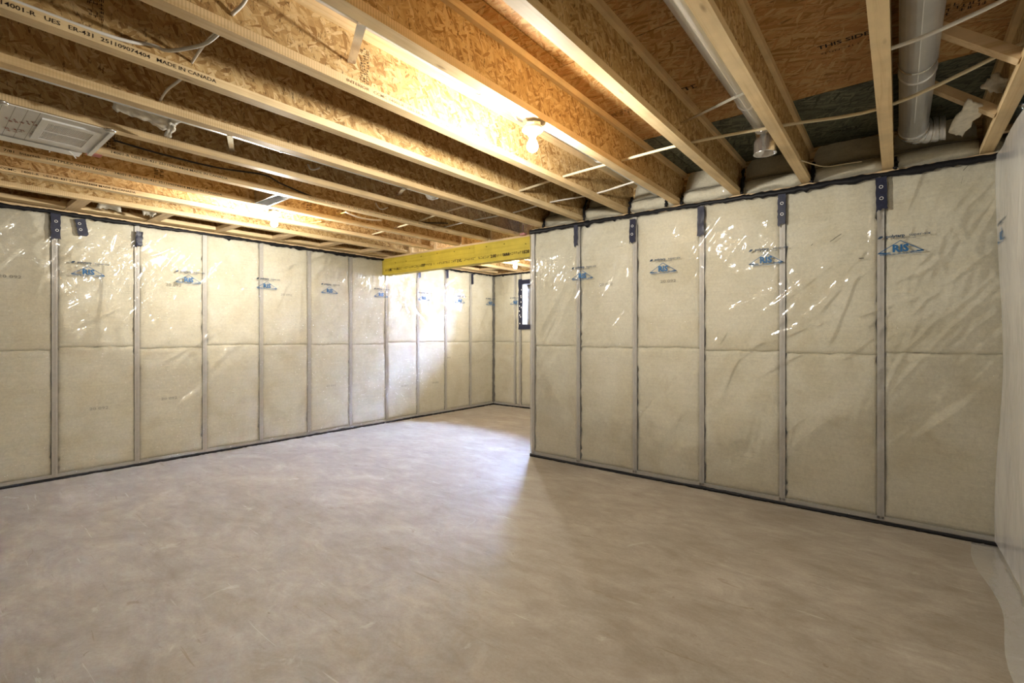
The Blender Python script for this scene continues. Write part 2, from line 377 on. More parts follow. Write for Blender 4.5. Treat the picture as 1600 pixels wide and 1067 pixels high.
def smear_print(w, h, rows, seed, density=0.72):
    """illegible stamped print: rows of small strokes in the local x-z plane facing -y"""
    rr = random.Random(seed); mb = MB(); rh = h / rows
    for r_ in range(rows):
        x = 0.0; z0 = -r_ * rh
        while x < w:
            cw = rr.uniform(0.5, 0.8) * rh
            if rr.random() < density:
                t = rh * 0.13
                for _ in range(rr.randint(2, 3)):
                    k = rr.random()
                    if k < 0.5: a = x + rr.uniform(0, cw * 0.7); mb.quad((a, 0, z0 - rh * .75), (a + t, 0, z0 - rh * .75), (a + t, 0, z0), (a, 0, z0))
                    else: b = z0 - rr.choice((0, .33, .62)) * rh; mb.quad((x, 0, b - t), (x + cw * .8, 0, b - t), (x + cw * .8, 0, b), (x, 0, b))
            x += cw * 1.15
    return mb

# ================================================================== STRUCTURE
# floor slab
fl = MB().box(XL - 0.35, XR + 0.35, YK - 0.35, YF + 0.6, -0.12, 0.0).build('floor', M['concrete']); tag(fl, 'bare trowelled concrete slab floor with pale scuffs', 'floor', kind='structure')

# ceiling: subfloor panels seen from below
ceil = MB().box(XL - 0.35, XR + 0.35, YK - 0.35, YF + 0.6, ZS + 0.019, ZS + 0.05).build('ceiling', M['subfloor']); tag(ceil, 'strand board subfloor seen between the floor joists', 'ceiling', kind='structure')
rows = [3.44 + 1.22 * k for k in range(-6, 4)]
for i, y0 in enumerate(rows):
    x = XL - 0.3 - (0.9 if i % 2 else 0.0)
    while x < XR + 0.3:
        x0, x1 = max(x, XL - 0.3), min(x + 2.44, XR + 0.3); ya, yb = max(y0, YK - 0.3), min(y0 + 1.22, YF + 0.3)
        if x1 - x0 > 0.05 and yb - ya > 0.05:
            green = abs(y0 - 3.44) < 0.01 and x1 > -2.4
            MB().box(x0 + 0.003, x1 - 0.003, ya + 0.003, yb - 0.003, ZS, ZS + 0.0185).build('subfloor_panel', M['subfloor_green' if green else 'subfloor'], ceil)
        x += 2.44

# ---- insulated walls. Local frame: x along the wall (to the right as one faces it), y into the wall, z up
def batt_mesh(w, h, seed):
    nu, nv = 15, 27
    sm = lambda k: 0.5 - 0.5 * np.cos(np.linspace(0, math.pi, k))
    u = w * (0.6 * sm(nu) + 0.4 * np.linspace(0, 1, nu)); v = h * (0.5 * sm(nv) + 0.5 * np.linspace(0, 1, nv)); U, V = np.meshgrid(u, v, indexing='ij')
    e = np.minimum(np.minimum(U, w - U) / 0.03, np.minimum(V, h - V) / 0.02).clip(0, 1)
    bulge = 0.008 * (1 - e) ** 2 - 0.003 * e
    D = 0.018 + bulge + wavefield(U, V, [(0.0045, 0.25, 0.3), (0.0022, 0.07, 0.09)], seed)
    D = np.maximum(D, 0.0135)
    rs = np.random.RandomState(seed)
    P = np.stack([U, D, V], -1)
    jit = rs.normal(0, 0.005, (2, nv)); P[0, :, 0] += jit[0]; P[-1, :, 0] += jit[1]
    jit = rs.normal(0, 0.0045, (2, nu)); P[:, 0, 2] += jit[0] * 0.6; P[:, -1, 2] += jit[1] * 0.6
    me = grid_mesh('insulation_batt', P)
    bm = bmesh.new(); bm.from_mesh(me)
    be = [e_ for e_ in bm.edges if e_.is_boundary]; g = bmesh.ops.extrude_edge_only(bm, edges=be)
    for vtx in g['geom']:
        if isinstance(vtx, bmesh.types.BMVert): vtx.co.y = 0.13
    bm.to_mesh(me); bm.free(); me.materials.append(M['wool']); return me
_bm = {}
def get_batt(w, h, var):
    k = (round(w, 3), round(h, 3), var)
    if k not in _bm: _bm[k] = batt_mesh(w, h, 31 + var * 17 + int(w * 1000))
    return _bm[k]
stud_me = MB().box(-0.020, 0.020, 0.006, 0.010, 0.03, ZT - 0.01).box(-0.020, -0.017, 0.0095, 0.10, 0.03, ZT - 0.01).box(-0.0045, -0.001, 0.0035, 0.0065, 0.03, ZT - 0.01).box(0.004, 0.0065, 0.0035, 0.0065, 0.03, ZT - 0.01).mesh('stud'); stud_me.materials.append(M['steel'])
BATT_CUT = 1.19
def build_wall(name, label, origin, rotz, length, studs, holes=(), ea=0.32, eb=0.32):
    """studs: positions of the stud centres along the wall; holes: (s0, s1, z0, z1)"""
    mb = MB()
    if holes:
        s0, s1, z0, z1 = holes[0]
        for a, b, c, d in ((-ea, s0, 0, ZT), (s1, length + eb, 0, ZT), (s0, s1, 0, z0), (s0, s1, z1, ZT)): mb.box(a, b, 0.14, 0.32, c, d)
    else: mb.box(-ea, length + eb, 0.14, 0.32, 0, ZT)
    w = mb.build(name, M['concrete_wall'], loc=(*origin, 0), rot=(0, 0, rotz)); tag(w, label, 'wall', kind='structure')
    segs = [(0, length)]
    MB().box(0, length, 0.006, 0.10, 0.022, 0.05).build('bottom_track', M['steel'], w)
    MB().box(-0.16 if ea > 0.1 else 0.0, length + (0.16 if eb > 0.1 else 0.0), 0.02, 0.16, ZT, ZJ).build('top_plate', M['pine_x'], w)
    edges = [0.0] + list(studs) + [length]
    for s in studs:
        link('stud', stud_me, None, w, (s, 0, 0))
    batts = []
    for i in range(len(edges) - 1):
        a = edges[i] + (0.0205 if i else 0.004); b = edges[i + 1] - (0.0205 if i < len(edges) - 2 else 0.004)
        if b - a < 0.03: continue
        cut = BATT_CUT + R.choice((-0.012, -0.004, 0.004, 0.012))
        for lo, hi in ((0.05, cut), (cut - 0.002, ZT - 0.005)):
            zr = [(lo, hi)]
            for s0, s1, z0, z1 in holes:
                if a < s1 and b > s0: zr = [(lo, min(hi, z0))] if lo < z0 else []
                if a < s1 and b > s0 and hi > z1 + 0.05: zr.append((max(lo, z1), hi))
            for l_, h_ in zr:
                if h_ - l_ < 0.05: continue
                o = link('insulation_batt', get_batt(b - a, h_ - l_, R.randint(0, 3)), None, w, (a, 0, l_)); batts.append((a, b, l_, h_, o))
    return w, batts

def sheet_relief(U, V, seed, amp=1.0, rows=((1.97, 1.0), (1.80, 0.8), (1.165, 0.8)), wr=70, diag=0.9):
    h = wavefield(U, V, [(0.0026 * amp, 0.8, 0.8), (0.0017 * amp, 0.20, 0.30), (0.0005 * amp, 0.06, 0.11)], seed)
    rs = np.random.RandomState(seed + 5); L = U.max()
    for _ in range(int(3.2 * wr * L / 4)):
        cu, cv = rs.uniform(U.min(), L), rs.choice([rs.uniform(1.25, 2.3), rs.uniform(0.5, 2.3)])
        ang = rs.normal(diag, 0.3); ln = rs.uniform(0.04, 0.22); wd = rs.uniform(0.009, 0.017); a = rs.uniform(0.0008, 0.0045) * amp * (1.0 if cv > 1.1 else 0.5)
        if rs.uniform() < 0.10: ln, wd, a = rs.uniform(0.2, 0.45), rs.uniform(0.016, 0.024), rs.uniform(0.005, 0.009) * amp
        i0, i1 = np.searchsorted(U[:, 0], [cu - 0.7, cu + 0.7])
        u = U[i0:i1] - cu; v = V[i0:i1] - cv
        t = u * math.cos(ang) + v * math.sin(ang); p = -u * math.sin(ang) + v * math.cos(ang)
        h[i0:i1] += a * np.exp(-(p / wd) ** 2 - (t / ln) ** 2)
    for z0, a in rows:                                       # rows of little puckers along the folds of the film
        zz = z0 + 0.025 * np.sin(U * 0.7 + seed) ; env = 0.75 + 0.25 * np.sin(U * 1.9 + seed * 1.3)
        for off, ph in ((0.0, 0.0), (0.055, 1.1)):
            h += a * amp * 0.0015 * env * np.exp(-((V - zz - off) / 0.016) ** 2) * (np.sin(2 * math.pi * U / 0.062 + ph + V * 9) )
        h += 0.0010 * a * np.exp(-((V - zz - 0.03) / 0.05) ** 2)
    return h
def build_sheet(name, label, origin, rotz, length, seed, mat=None, amp=1.0, hole=None, step=0.012, wr=70, extra=None, z0=0.02, rows=None, diag=0.9):
    nu = int(length / step) + 1; nv = int((ZT - z0) / step) + 1
    U, V = np.meshgrid(np.linspace(0.0, length, nu), np.linspace(z0, ZT + 0.005, nv), indexing='ij')
    kw = {} if rows is None else {'rows': rows}
    h = sheet_relief(U, V, seed, amp, wr=wr, diag=diag, **kw)
    h = np.clip(h, -0.010, 0.03)
    if extra is not None: h = h + extra(U, V)
    h = h + 0.012; P = np.stack([U, -h, V], -1); keep = None
    if hole is not None:
        s0, s1, a, b = hole; cu = (U[:-1, :-1] + U[1:, 1:]) / 2; cv = (V[:-1, :-1] + V[1:, 1:]) / 2
        keep = ~((cu > s0) & (cu < s1) & (cv > a) & (cv < b))
    me = grid_mesh(name, P, keep)
    o = link(name, me, mat or M['poly'], None, (*origin, 0), (0, 0, rotz)); tag(o, label, 'plastic sheet')
    def depth(s, z, rad=0.0):
        i0, i1 = np.searchsorted(U[:, 0], [s - rad, s + rad + step]); j0, j1 = np.searchsorted(V[0], [z - rad, z + rad + step])
        return float(h[max(i0 - 1, 0):i1 + 1, max(j0 - 1, 0):j1 + 1].max())
    return o, depth

# prints on the film: roof-shaped emblem with lettering
def emblem_meshes():
    W = 0.245; mb = MB(); t = 0.0045
    def bar(p, q, w):
        p = Vector((p[0], 0, p[1])); q = Vector((q[0], 0, q[1])); d = (q - p).normalized(); n = Vector((-d.z, 0, d.x)) * w / 2
        mb.quad(p - n, q - n, q + n, p + n)
    bar((-W / 2, 0.012), (0, 0.092), t); bar((0, 0.092), (W / 2, 0.012), t); bar((-W / 2, 0.012), (-0.052, 0.012), 0.005); bar((0.052, 0.012), (W / 2, 0.012), 0.005)
    bar((-W / 2 + 0.004, 0.0155), (-0.085, 0.0155), 0.006); bar((0.085, 0.0155), (W / 2 - 0.004, 0.0155), 0.006)
    me = mb.mesh('emblem_print')
    bm = bmesh.new(); bm.from_mesh(me)
    for body, size, bold, st, x, z in (('RIS', 0.066, 0.0030, 1.02, 0.0, 0.018), ('RESIDENTIAL INSULATION SPECIALISTS INC', 0.0125, 0.0002, 0.92, 0.0, -0.002)):
        tm = text_mesh(body, size, bold, st, 'CENTER').copy(); tm.transform(Matrix.Translation((x, -0.0004, z))); bm.from_mesh(tm)
    bm.to_mesh(me); bm.free(); me.materials.append(M['print_blue'])
    m2 = bpy.data.meshes.new('slogan_print'); bm = bmesh.new()
    for body, size, bold, x, z in (('polytarp', 0.027, 0.0010, -0.078, 0.118), ('super-six', 0.027, 0.0002, 0.045, 0.118), ('CAN/CGSB 51.34-M86', 0.011, 0.0, -0.035, 0.102)):
        tm = text_mesh(body, size, bold, 1.12, 'LEFT').copy(); tm.transform(Matrix.Translation((x, 0, z))); bm.from_mesh(tm)
    tm = MB().poly([(-0.125, 0, 0.116), (-0.108, 0, 0.114), (-0.094, 0, 0.124), (-0.096, 0, 0.134), (-0.112, 0, 0.132)]).mesh('t'); bm.from_mesh(tm)
    bm.to_mesh(m2); bm.free(); m2.materials.append(M['print_navy']); return me, m2
EMB, SLO = emblem_meshes()
def put_emblem(sheet, depth, s, z=1.868):
    d = -max(depth(s, z + 0.05, 0.13), 0.0) - 0.0012
    a = link('emblem_print', EMB, None, sheet, (s, d, z)); tag(a, 'blue roof-shaped emblem with the letters RIS')
    b = link('slogan_print', SLO, None, sheet, (s, d, z)); tag(b, 'line of small dark blue lettering')
def ragged_strip(x0, x1, prof, seed, step=0.02, thick=0.006, lo=None):
    """ragged black bead: prof(s) -> (zmin, zmax), with jitter"""
    rr = random.Random(seed); mb = MB(); n = max(2, int((x1 - x0) / step)); pts = []
    ja = jb = 0
    for i in range(n + 1):
        s = x0 + (x1 - x0) * i / n; a, b = prof(s); ja = ja * 0.6 + rr.gauss(0, 1) * 0.4; jb = jb * 0.6 + rr.gauss(0, 1) * 0.4
        a += ja * (b - a) * 0.28; b += jb * (b - a) * 0.16
        if rr.random() < 0.04: a -= rr.uniform(0.005, 0.022)
        pts.append((s, a, b))
    k0 = len(mb.v)
    for s, a, b in pts: mb.v += [(s, -thick - 0.014, a), (s, -thick - 0.018, (a + b) / 2), (s, -thick - 0.014, b), (s, -0.0005, b), (s, -0.0005, a)]
    for i in range(n):
        for k in range(5):
            p = k0 + i * 5 + k; q = k0 + i * 5 + (k + 1) % 5; mb.f.append((p, p + 5, q + 5, q))
    return mb
def tape_patch(sheet, depth, s, z0, z1, w, tilt=0.0, seed=0, crumple=0.0):
    rr = random.Random(seed); nu, nv = 6, 12; P = np.zeros((nu, nv, 3))
    d = -max(depth(s, (z0 + z1) / 2, 0.06), 0) - 0.0018
    for i in range(nu):
        for j in range(nv):
            a = (i / (nu - 1) - 0.5) * w; b = j / (nv - 1) * (z1 - z0)
            if j == 0: b += rr.uniform(-0.012, 0.012) + 0.25 * a
            P[i, j] = (s + a * math.cos(tilt) - (b - (z1 - z0)) * math.sin(tilt) + (0.003 if i in (0, nu - 1) else 0) * rr.uniform(-1, 1), d - rr.uniform(0, 0.0012) - crumple * rr.uniform(0, 1), z0 + b * math.cos(tilt) + a * math.sin(tilt))
    o = link('tape_patch', grid_mesh('tape_patch', P), M['tape'], sheet); tag(o, 'navy blue tape patch'); 
    for k in range(2):
        if crumple: break
        zc = z0 + (z1 - z0) * (0.35 + 0.35 * k); mbk = MB(); mbk.poly([(s + rr.uniform(-.2, .2) * w + 0.011 * math.cos(t) * 0.9, d - 0.003, zc + 0.011 * math.sin(t)) for t in [i * math.pi / 5 for i in range(10)]][:10])
        c = mbk.v[0]; mbk = MB(); cx = s + rr.uniform(-.15, .15) * w
        for i in range(10):
            t0, t1 = i * math.pi / 5, (i + 1) * math.pi / 5
            mbk.quad((cx + .012 * math.cos(t0), d - .0028, zc + .012 * math.sin(t0)), (cx + .012 * math.cos(t1), d - .0028, zc + .012 * math.sin(t1)), (cx + .0085 * math.cos(t1), d - .0028, zc + .0085 * math.sin(t1)), (cx + .0085 * math.cos(t0), d - .0028, zc + .0085 * math.sin(t0)))
        mbk.build('screw_washer_mark', M['white'], o)
    return o
def sealant(sheet, s0, s1, seed, top=True, h=0.032, bottom=True):
    if top:
        o = ragged_strip(s0, s1, lambda s: (ZT - 0.018 - 0.006 * math.sin(s * 2.3 + seed), ZT - 0.018 + h), seed).build('sealant_bead', M['sealant'], sheet, True); tag(o, 'ragged black sealant bead along the top')
    if bottom:
        o = ragged_strip(s0, s1, lambda s: (0.001, 0.021 + 0.006 * math.sin(s * 3.1 + seed)), seed + 1, thick=0.0).build('floor_sealant', M['sealant'], sheet, True); tag(o, 'black sealant line at the floor')

# -- left wall (faces +x): local s = y - YK
LL = YF - YK
l_studs = [0.8588 + ST * n - YK for n in range(-6, 10)]
wl, lb = build_wall('wall_left', 'long wall of cream insulation batts between grey metal studs under plastic film', (XL, YK), math.pi / 2, LL, l_studs)
SPLIT = 4.50 - YK
def tension(U, V):                                            # taut fan of creases spreading from under the yellow beam
    cu, cv = 0.02, 2.25; a = np.arctan2(cv - V, U - cu); r = np.hypot(U - cu, V - cv)
    w = np.exp(-((r - 0.55) / 0.42) ** 2) * (a > 0) * np.clip((a - 0.05) / 0.2, 0, 1)
    return 0.0045 * w * np.sin(a * 26 + 1.5 * np.sin(r * 5)) + 0.0022 * np.exp(-((r - 1.1) / 0.5) ** 2) * np.sin(a * 44 + r * 3)
sl1, dl1 = build_sheet('vapour_barrier', 'clear plastic film over the left wall, from the room up to the yellow beam', (XL, YK), math.pi / 2, SPLIT, 3, wr=110, amp=1.15)
sl2, dl2 = build_sheet('vapour_barrier', 'creased clear plastic film on the left wall beyond the yellow beam', (XL, 4.50), math.pi / 2, YF - 4.50, 9, extra=tension, wr=60)
for k in range(-5, 5):
    y = 1.086 + 0.8265 * k
    if y < 4.44: put_emblem(sl1, dl1, y - YK)
for y in (5.22, 6.045, 6.835): put_emblem(sl2, dl2, min(y - 4.5, YF - 4.5 - 0.126))
n0 = 0.8588 - YK
tape_patch(sl1, dl1, n0 + 0.002, 2.185, 2.415, 0.066, 0, 1)
tape_patch(sl1, dl1, n0 + 0.17, 2.245, 2.40, 0.078, 0.16, 2)
tape_patch(sl1, dl1, n0 + ST + 0.01, 2.205, 2.355, 0.058, -0.05, 3, crumple=0.010)
for y, z0, z1 in ((0.8588 + 7 * ST, 2.22, 2.40), (0.8588 + 8 * ST, 2.27, 2.41), (0.8588 + 9 * ST, 2.22, 2.41)): tape_patch(sl2, dl2, y - 4.5 + 0.005, z0, z1, 0.05, 0.03, int(y * 10), 0.004)
sealant(sl1, 0.0, SPLIT - 0.04, 5); sealant(sl2, 0.0, YF - 4.5, 6)
# -- right wall with the corner (faces -y): local s = x - XC
r_studs = [-2.5339 + ST * n - XC for n in range(0, 5)]
wb, rb = build_wall('wall_back', 'wall of insulation batts and metal studs ending in a corner beside the yellow beam', (XC, YB), 0.0, XR - XC + 0.14, [0.02] + r_studs, ea=-0.14, eb=0.18)
sb, db = build_sheet('vapour_barrier', 'clear plastic film on the wall that ends in an outside corner', (XC - 0.004, YB), 0.0, XR - XC, 14, wr=100, amp=1.2)
for k in range(4): put_emblem(sb, db, -2.466 + 0.8273 * k - XC)
for px, a, b, w in ((902, 350, 384, 0.046), (991, 343, 379, 0.060), (1097.5, 323, 368, 0.055), (1223.5, 304, 352, 0.056), (1378, 278, 329, 0.064)):
    p, q = ony(px, a, YB), ony(px, b, YB); tape_patch(sb, db, p.x - XC, q.z, min(p.z, 2.425), w, 0.02 * math.sin(px), int(px), 0.005 if px in (902, 1097.5) else 0.0)
sealant(sb, 0.0, XR - XC, 8, h=0.036)
for i, (px, py, l, a) in enumerate(((1310, 370, 0.055, 0.6), (1302, 376, 0.03, 0.6), (1270, 383, 0.02, 0.9), (1504, 283, 0.05, 1.4), (1347, 404, 0.03, 0.0), (1510, 263, 0.04, 0.9))):   # pen and sealant dashes on the film
    p = ony(px, py, YB); s, z = p.x - XC, p.z; d = -max(db(s, z, 0.05), 0) - 0.0015; c, sn = math.cos(a) * l / 2, math.sin(a) * l / 2
    MB().quad((s - c, d, z - sn), (s + c, d, z + sn - 0.002), (s + c, d, z + sn + 0.002), (s - c, d, z - sn + 0.004)).build('ink_dash', M['sealant'], sb)
# -- return of the corner into the recess (faces -x)
wr_, _ = build_wall('wall_return', 'insulated side wall of the recess, round the corner', (XC, YF), -math.pi / 2, YF - YB - 0.16, [0.35 + ST * n for n in range(0, 4)], eb=0.02)
sr_, dr_ = build_sheet('vapour_barrier', 'clear plastic film on the side wall of the recess round the corner', (XC, YF), -math.pi / 2, YF - YB, 21, step=0.02, wr=30)
sealant(sr_, 0.0, YF - YB, 18)
# -- far wall of the recess with the window (faces -y)
WS0, WS1, WZ0, WZ1 = -5.30 - XL, -4.20 - XL, 1.50, 2.235
wf, fb = build_wall('wall_far', 'insulated end wall of the recess with a small window', (XL, YF), 0.0, XC - XL, [0.50, 0.62, 1.85, 2.4], holes=((WS0, WS1, WZ0, WZ1),))
sf, df_ = build_sheet('vapour_barrier', 'clear plastic film on the recess end wall around the window', (XL, YF), 0.0, XC - XL, 27, hole=(WS0, WS1, WZ0, WZ1), wr=40)
put_emblem(sf, df_, -5.43 - XL - 0.02); put_emblem(sf, df_, -3.6 - XL)
sealant(sf, 0.0, XC - XL, 28)
# -- right-hand side wall (faces -x), film hangs loose
LS = YB - YK
ws, _ = build_wall('wall_right', 'insulated side wall behind loose milky film', (XR, YB), -math.pi / 2, LS, [0.45 + ST * n for n in range(0, 12)])
def drape(U, V):
    t = np.clip(U / 0.25, 0, 1); zz = (V / ZT)
    return 0.012 + 0.020 * np.sin(zz * 7.2 + 1.1) * (1 - t * 0.6) + 0.006 * np.sin(U * 7 + 2.5 * np.sin(V * 1.7)) * (0.4 + 0.6 * zz)
ss, ds = build_sheet('vapour_barrier', 'loose milky plastic film hanging in folds on the right-hand side wall', (XR - 0.01, YB - 0.004), -math.pi / 2, LS, 33, mat=M['poly_side'], extra=drape, wr=5, amp=0.5, rows=((1.97, 0.3),), z0=0.03, diag=1.4)
p = onx(1570, 368, XR - 0.03)
for k in range(0, 3): put_emblem(ss, ds, YB - p.y - 0.004 + 0.8265 * k)
sealant(ss, 0.0, LS, 34, h=0.04)
# -- wall behind the camera (faces +y)
wk, _ = build_wall('wall_behind', 'insulated wall across the near end of the basement', (XR, YK), math.pi, XR - XL, [0.5 + ST * n for n in range(0, 10)])
sk, dk = build_sheet('vapour_barrier', 'clear plastic film on the near end wall facing the recess', (XR, YK), math.pi, XR - XL, 41, step=0.02, wr=30)
sealant(sk, 0.0, XR - XL, 42)

# printed lot numbers on batts
def lot_number(batts, s, z, size=0.036):
    for a, b, lo, hi, o in batts:
        if a < s < b and lo < z < hi:
            t = link('lot_number_print', text_mesh('20 092', size, 0.0, 1.45, 'CENTER'), None, o, (s - a, 0.0105, z - lo))
            if not t.data.materials: t.data.materials.append(M['print_grey'])
            return
for px, py in ((155, 640), (265, 624), (16, 434), (272, 447), (448, 462), (518, 604), (633, 481), (633, 604), (681, 599), (700, 560)):
    q = onx(px, py, XL); lot_number(lb, q.y - YK, q.z)
for px, py in ((946, 446), (1043, 441)):
    q = ony(px, py, YB); lot_number(rb, q.x - XC, q.z)

# window
win = empty('window_1', (XL + (WS0 + WS1) / 2, YF, WZ0)); tag(win, 'small bright basement window in a deep opening', 'window', kind='structure')
wx = (WS1 - WS0) / 2; wh = WZ1 - WZ0; d0, d1 = 0.0, 0.33
mb = MB(); mb.box(-wx - 0.02, -wx, d0 + 0.015, d1, -0.02, wh + 0.02).box(wx, wx + 0.02, d0 + 0.015, d1, -0.02, wh + 0.02).box(-wx, wx, d0 + 0.015, d1, -0.02, 0.0).box(-wx, wx, d0 + 0.015, d1, wh, wh + 0.02)
mb.build('window_reveal', M['vinyl'], win)
mb = MB(); f = 0.045
mb.box(-wx, -wx + f, 0.24, 0.30, 0, wh).box(wx - f, wx, 0.24, 0.30, 0, wh).box(-wx + f, wx - f, 0.24, 0.30, 0, f).box(-wx + f, wx - f, 0.24, 0.30, wh - f, wh).box(-0.02, 0.02, 0.245, 0.295, f, wh - f)
mb.build('window_frame', M['vinyl'], win)
MB().box(-wx + f, -0.02, 0.265, 0.27, f, wh - f).build('pane', M['glass'], win); MB().box(0.02, wx - f, 0.265, 0.27, f, wh - f).build('pane', M['glass'], win)
def tape_bar(w, h, loc, seed):                                # tape strip round the opening, ragged edges
    rr = random.Random(seed); n = 14; mb = MB(); pts = []
    long_z = h > w
    for i in range(n + 1):
        t = i / n
        if long_z: pts.append(((-w / 2 + rr.uniform(-.006, .006), t * h), (w / 2 + rr.uniform(-.006, .006), t * h)))
        else: pts.append(((t * w - w / 2, rr.uniform(-.012, .006)), (t * w - w / 2, h + rr.uniform(-.006, .006))))
    for (a, b), (c, d) in zip(pts[:-1], pts[1:]): mb.quad((a[0], 0, a[1]), (b[0], 0, b[1]), (d[0], 0, d[1]), (c[0], 0, c[1]))
    o = mb.build('tape_strip', M['tape'], win, loc=loc)
    for k in range(int(max(w, h) / 0.09)):
        cx = rr.uniform(-w * .3, w * .3); cz = rr.uniform(0.1, 0.9) * h; r_ = 0.011
        MB().poly([(cx + r_ * math.cos(t * 1.047), -0.001, cz + r_ * 1.3 * math.sin(t * 1.047)) for t in range(6)]).build('washer_mark', M['white'], o)
tape_bar(0.085, wh + 0.17, (-wx - 0.036, -0.020, -0.085), 1); tape_bar(0.085, wh + 0.17, (wx + 0.036, -0.020, -0.085), 2)
tape_bar(2 * wx, 0.085, (0, -0.021, -0.08), 3); tape_bar(2 * wx, 0.075, (0, -0.021, wh), 4)
# unseen steel well, added to block low sky light so daylight falls steeply
wc = (WS0 + WS1) / 2 + XL; ang = [math.pi * k / 16 for k in range(17)]; mbw = MB(); ring = []
for z in [1.15 + 0.05 * k for k in range(18)]:
    rr_ = 0.012 * math.sin(z * 62.8)
    for a_ in ang: mbw.v.append((wc + (0.80 + rr_) * math.cos(a_), YF + 0.33 + (0.95 + rr_) * math.sin(a_), z))
for i in range(17):
    for k in range(16): q = i * 17 + k; mbw.f.append((q, q + 1, q + 18, q + 17))
ww = mbw.build('added_light_well', M['steel'], None, True); tag(ww, 'unseen corrugated steel well added outside the small window to block low daylight', 'window well', kind='structure')
wg = MB().box(wc - 0.9, wc + 0.9, YF + 0.33, YF + 1.4, 1.05, 1.16).build('added_well_gravel', M['gravel']); tag(wg, 'unseen grey gravel bed added at the bottom of the light-blocking well', 'gravel', kind='structure')  # unseen gravel floor, added along with the light-blocking well
# rim boards closing the joist ends
tr1 = MB().box(XC - 0.0, XR + 0.3, YB + 0.145, YB + 0.18, ZT + 0.036, ZS).build('trim_1', M['web']); tag(tr1, 'strand rim board above the cornered wall', 'rim board', kind='structure')
tr2 = MB().box(XL - 0.3, XC, YF + 0.12, YF + 0.15, ZT + 0.036, ZS).build('trim_2', M['web']); tag(tr2, 'strand rim board above the recess end wall', 'rim board', kind='structure')
tr3 = MB().box(XL - 0.17, XL - 0.13, YK, YF + 0.12, ZT + 0.036, ZS).build('trim_3', M['web']); tag(tr3, 'strand rim board above the left wall', 'rim board', kind='structure')
tr4 = MB().box(XR + 0.12, XR + 0.15, YK, YB + 0.14, ZT + 0.036, ZS).build('trim_4', M['web']); tag(tr4, 'strand rim board above the right-hand side wall', 'rim board', kind='structure')
tr5 = MB().box(XL - 0.17, XR + 0.15, YK - 0.15, YK - 0.12, ZT + 0.036, ZS).build('trim_5', M['web']); tag(tr5, 'strand rim board above the near end wall', 'rim board', kind='structure')
tr6 = MB().box(XC + 0.13, XC + 0.16, YB + 0.18, YF + 0.12, ZT + 0.036, ZS).build('trim_6', M['web']); tag(tr6, 'strand rim board above the recess side wall', 'rim board', kind='structure')

# ================================================================== JOISTS
FW, FH, WT = 0.0635, 0.038, 0.011
_jm = {}
def joist_meshes(y0, y1):
    k = (round(y0, 3), round(y1, 3))
    if k not in _jm:
        _jm[k] = (MB().box(-FW / 2, FW / 2, y0, y1, 0, FH).mesh('bottom_flange'), MB().box(-FW / 2, FW / 2, y0, y1, ZS - ZJ - FH, ZS - ZJ - 0.0005).mesh('top_flange'), MB().box(-WT / 2, WT / 2, y0, y1, FH - 0.002, ZS - ZJ - FH + 0.002).mesh('web'))
    a, b, c = _jm[k]; return a.copy(), b, c
jx = {n: J0 - JS * n for n in range(-1, 12)}
jx[-1] = 0.437
jlab = {-1: 'floor joist nearest the right-hand side wall, beside the diagonal braces', 0: 'floor joist with the fat silver duct along it', 1: 'floor joist beside the duct that ends in a downward collar',
        2: 'floor joist without duct or lamp, between the collar duct and the lamp duct', 3: 'floor joist with a round duct and a lit bulb beside it', 4: 'floor joist facing the bulb, with faint lettering',
        5: 'floor joist stamped with large black lettering MADE IN CANADA', 6: 'floor joist with a pale duct partly wrapped in torn wool', 7: 'floor joist holding one edge of the white return grille panel',
        8: 'lettered floor joist at the outer edge of the white return grille panel', 9: 'lettered floor joist beside the sheet metal register boot', 10: 'lettered floor joist second from the left wall, beside a lit bulb', 11: 'floor joist nearest the left wall, with short blocks to the wall'}
joists = {}
for n, x in jx.items():
    y1 = YB + 0.142 if x > XC + 0.05 else YF + 0.118
    e = empty('floor_joist', (x, 0, ZJ)); tag(e, jlab[n], 'joist', 'engineered floor joists')
    a, b, c = joist_meshes(YK - 0.10, y1)
    link('bottom_flange', a, M['pine_comb' if n in (3, 4, 6, 7, 11) else 'pine'], e); link('top_flange', b, M['pine'], e); link('web', c, M['web'], e); joists[n] = e
def joist_text(n, body, px0, px1, size, mat, z=0.010):
    """lettering on the side of a bottom flange, running between two photo columns; each phrase is its own print"""
    x = jx[n] + FW / 2; p = onx(*px0, x); q = onx(*px1, x)
    words = body.split('  '); pos = 0.0; items = []
    for w_ in words:
        if not w_.strip(): pos += 0.012; continue
        me = text_mesh(w_.strip(), 0.02, 0.0002, 1.0).copy(); wd = max(v.co.x for v in me.vertices); items.append((me, pos)); pos += wd + 0.016
    s = (q.y - p.y) / pos
    for me, a in items:
        me.transform(Matrix.Diagonal((s, 1, size / 0.0137, 1))); me.materials.append(M[mat])
        link('stamped_lettering', me, None, joists[n], (FW / 2 + 0.0007, p.y + a * s, z), (0, 0, math.pi / 2))
joist_text(5, '14001-R  UES  ER-431  251109074404  MADE IN CANADA', (-2, 5), (346, 128), 0.0155, 'print_black', 0.0125)
joist_text(8, '14001-R UES ER-431 251109074404 MADE IN CANADA', (172, 240), (361, 282), 0.015, 'print_black', 0.011)
joist_text(9, '7/81   Intertek   SOFTPLEX WITH TAGG    14001-R UES ER-431 251109074404 MADE IN CANADA', (5, 236), (352, 308), 0.015, 'print_black', 0.011)
joist_text(10, 'CCMC  14001-R  UES ER-431 251109074404 MADE IN CANADA', (0, 263), (217, 304), 0.015, 'print_black', 0.011)
